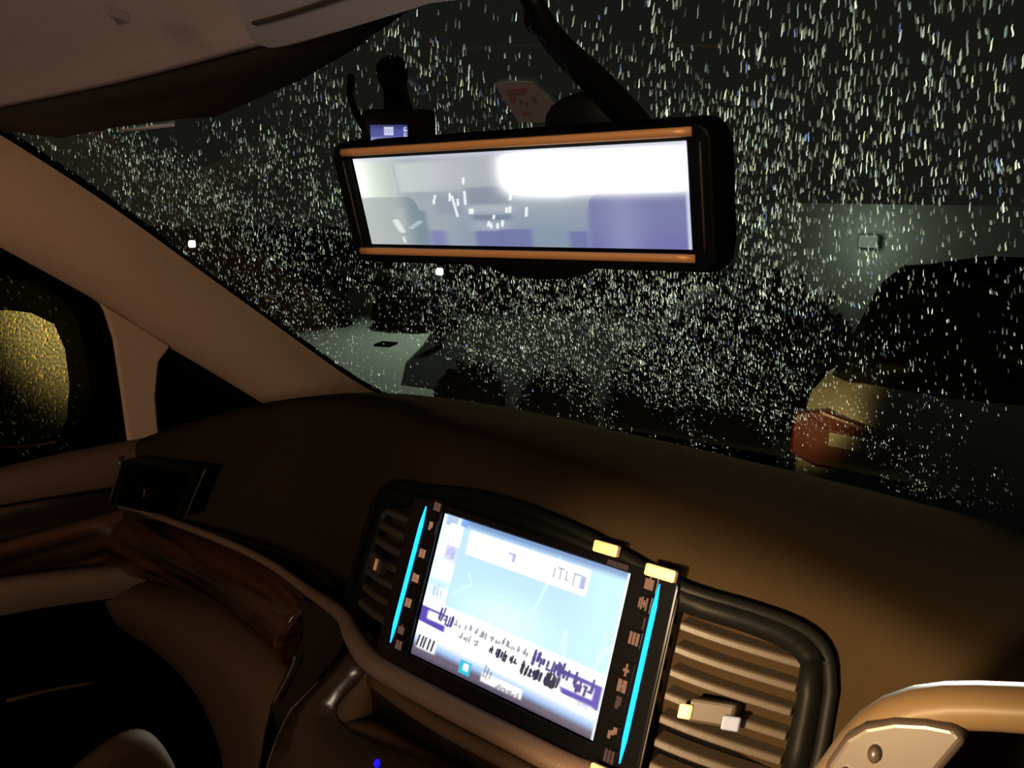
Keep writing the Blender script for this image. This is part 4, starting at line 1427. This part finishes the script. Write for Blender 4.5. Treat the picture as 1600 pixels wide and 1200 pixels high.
# shrubs and hedges
def shrub(name, base, size, n, mat, label, cat, seed):
    rg = np.random.default_rng(seed)
    b = np.array(base)
    V = []
    F = []
    for _ in range(n):
        th, ph = rg.uniform(0, 2 * math.pi), math.acos(rg.uniform(-0.2, 1))
        r = rg.uniform(0.72, 1.0)
        c = b + np.array([size[0] * r * math.sin(ph) * math.cos(th), size[1] * r * math.sin(ph) * math.sin(th), size[2] * max(0, r * math.cos(ph)) + 0.03])
        a = rg.normal(0, 1, 3)
        a /= np.linalg.norm(a)
        e_ = np.cross(a, rg.normal(0, 1, 3))
        e_ /= np.linalg.norm(e_)
        q = rg.uniform(0.05, 0.09)
        k = len(V)
        V += [c - a * q, c + e_ * q * 0.5, c + a * q, c - e_ * q * 0.5]
        F.append((k, k + 1, k + 2, k + 3))
    root = empty(name, tuple(b))
    tag(root, label, cat)
    o = link('foliage', np.array(V) - b, F, mat, root)
    # woody core
    rings = [[(size[0] * 0.86 * q * math.cos(t), size[1] * 0.86 * q * math.sin(t), size[2] * z) for t in np.linspace(0, 2 * math.pi, 16, endpoint=False)] for q, z in ((0.9, 0), (1, 0.3), (0.9, 0.6), (0.55, 0.85), (0.1, 0.92))]
    sweep('branches', rings, mat, root)
    return root


b1 = atZ(468, 508, GZ)
shrub('shrub', b1, (0.72, 0.7, 0.86), 1100, M['leafbrown'], 'brownish shrub beyond the windscreen near the pillar', 'shrub', 1)
b2 = atZ(652, 512, GZ)
shrub('shrub', b2, (0.60, 0.6, 0.88), 1000, M['leaf'], 'dark shrub below the rear view mirror lamp', 'shrub', 2)
hp = [atZ(x, y, GZ) for x, y in ((730, 668), (850, 690), (1000, 690))]
for i, (px, py, s3, lb) in enumerate((((735), 625, (0.29, 0.29, 0.42), 'low dark hedge bush at the end beside the pale path'), ((868), 640, (0.29, 0.29, 0.44), 'low dark hedge bush, second from the pale path'),
                                      ((1002), 655, (0.29, 0.29, 0.68), 'tallest low dark hedge bush, humped above its neighbours'), ((1118), 690, (0.36, 0.36, 0.5), 'low dark hedge bush nearest the parked car'))):
    shrub('hedge_bush', atZ(px, py + 30, GZ), s3, 900, M['leaf'], lb, 'bush', 10 + i)
shrub('hedge', (-2.3, 6.6, GZ), (1.1, 0.6, 1.18), 1500, M['leaf'], 'tall dark hedge behind the parked car', 'hedge', 30)

# parked car seen from behind
pcx = empty('parked_car', (0.12, 3.0, GZ))
tag(pcx, 'grey car parked ahead with dark rear glass and red tail lamps', 'car')
W2 = 0.86
prof_body = [(0.0, 0.30), (-0.04, 0.55), (0.0, 0.80), (0.05, 0.90), (0.30, 0.96), (1.6, 0.98), (3.0, 0.92), (3.9, 0.80), (4.0, 0.55), (3.9, 0.30)]
rings = []
for x, q, yo in ((-W2, 0.86, 0.10), (-W2 * 0.96, 0.97, 0.03), (-W2 * 0.75, 1.0, 0.0), (0, 1.02, -0.03), (W2 * 0.75, 1.0, 0.0), (W2 * 0.96, 0.97, 0.03), (W2, 0.86, 0.10)):
    rings.append([(x, y * (1 - yo / 2) + yo, 0.30 + (z - 0.30) * q) for y, z in prof_body])
body = sweep('body', rings, M['carpaint'], pcx)
prof_g = [(0.10, 0.90), (0.45, 1.36), (0.9, 1.44), (1.7, 1.44), (2.5, 1.0), (2.6, 0.90)]
rings = [[(x, y + yo, 0.9 + (z - 0.9) * q) for y, z in prof_g] for x, q, yo in ((-W2 * 0.94, 0.3, 0.15), (-W2 * 0.82, 0.93, 0.06), (-W2 * 0.4, 1.0, 0.0), (W2 * 0.4, 1.0, 0.0), (W2 * 0.82, 0.93, 0.06), (W2 * 0.94, 0.3, 0.15))]
sweep('cabin_glass', rings, M['carglass'], pcx)
prof_r = [(0.50, 1.40), (0.9, 1.455), (1.7, 1.455), (1.8, 1.43)]
sweep('roof', [[(x, y, z - dz) for y, z in prof_r] + [(x, y, z - dz - 0.03) for y, z in prof_r[::-1]] for x, dz in ((-W2 * 0.8, 0.06), (-W2 * 0.5, 0.01), (W2 * 0.5, 0.01), (W2 * 0.8, 0.06))], M['softblack'], pcx)
for s in (-1, 1):
    ol_ = [(-0.86, 0.62), (-0.86, 0.80), (-0.74, 0.83), (-0.55, 0.79), (-0.36, 0.74), (-0.40, 0.66), (-0.55, 0.60), (-0.74, 0.585)]
    tl_o = prism('tail_lamp', [(-s * x, -0.055 + 0.06 * (abs(x) - 0.36) ** 2, z) for x, z in ol_], (0, 1, 0), 0.12, M['taillamp'], pcx, 0.015)
    prism('clear_lens', [(s * x * -1, -0.065, z) for x, z in ((-0.70, 0.69), (-0.70, 0.75), (-0.50, 0.745), (-0.50, 0.69))], (0, 1, 0), 0.03, M['carpaint'], tl_o, 0.005)
    for yw in (0.75, 3.2):
        sweep('wheel', [[(s * 0.84 + dx, yw + r * math.cos(t), 0.32 + r * math.sin(t)) for t in np.linspace(0, 2 * math.pi, 24, endpoint=False)] for r, dx in ((0.26, -0.09), (0.32, -0.08), (0.32, 0.08), (0.26, 0.09))], M['softblack'], pcx)
prism('bumper', [(-0.84, -0.06, 0.32), (0.84, -0.06, 0.32), (0.84, -0.06, 0.56), (-0.84, -0.06, 0.56)], (0, 1, 0), 0.14, M['carpaint'], pcx, 0.05, 4)
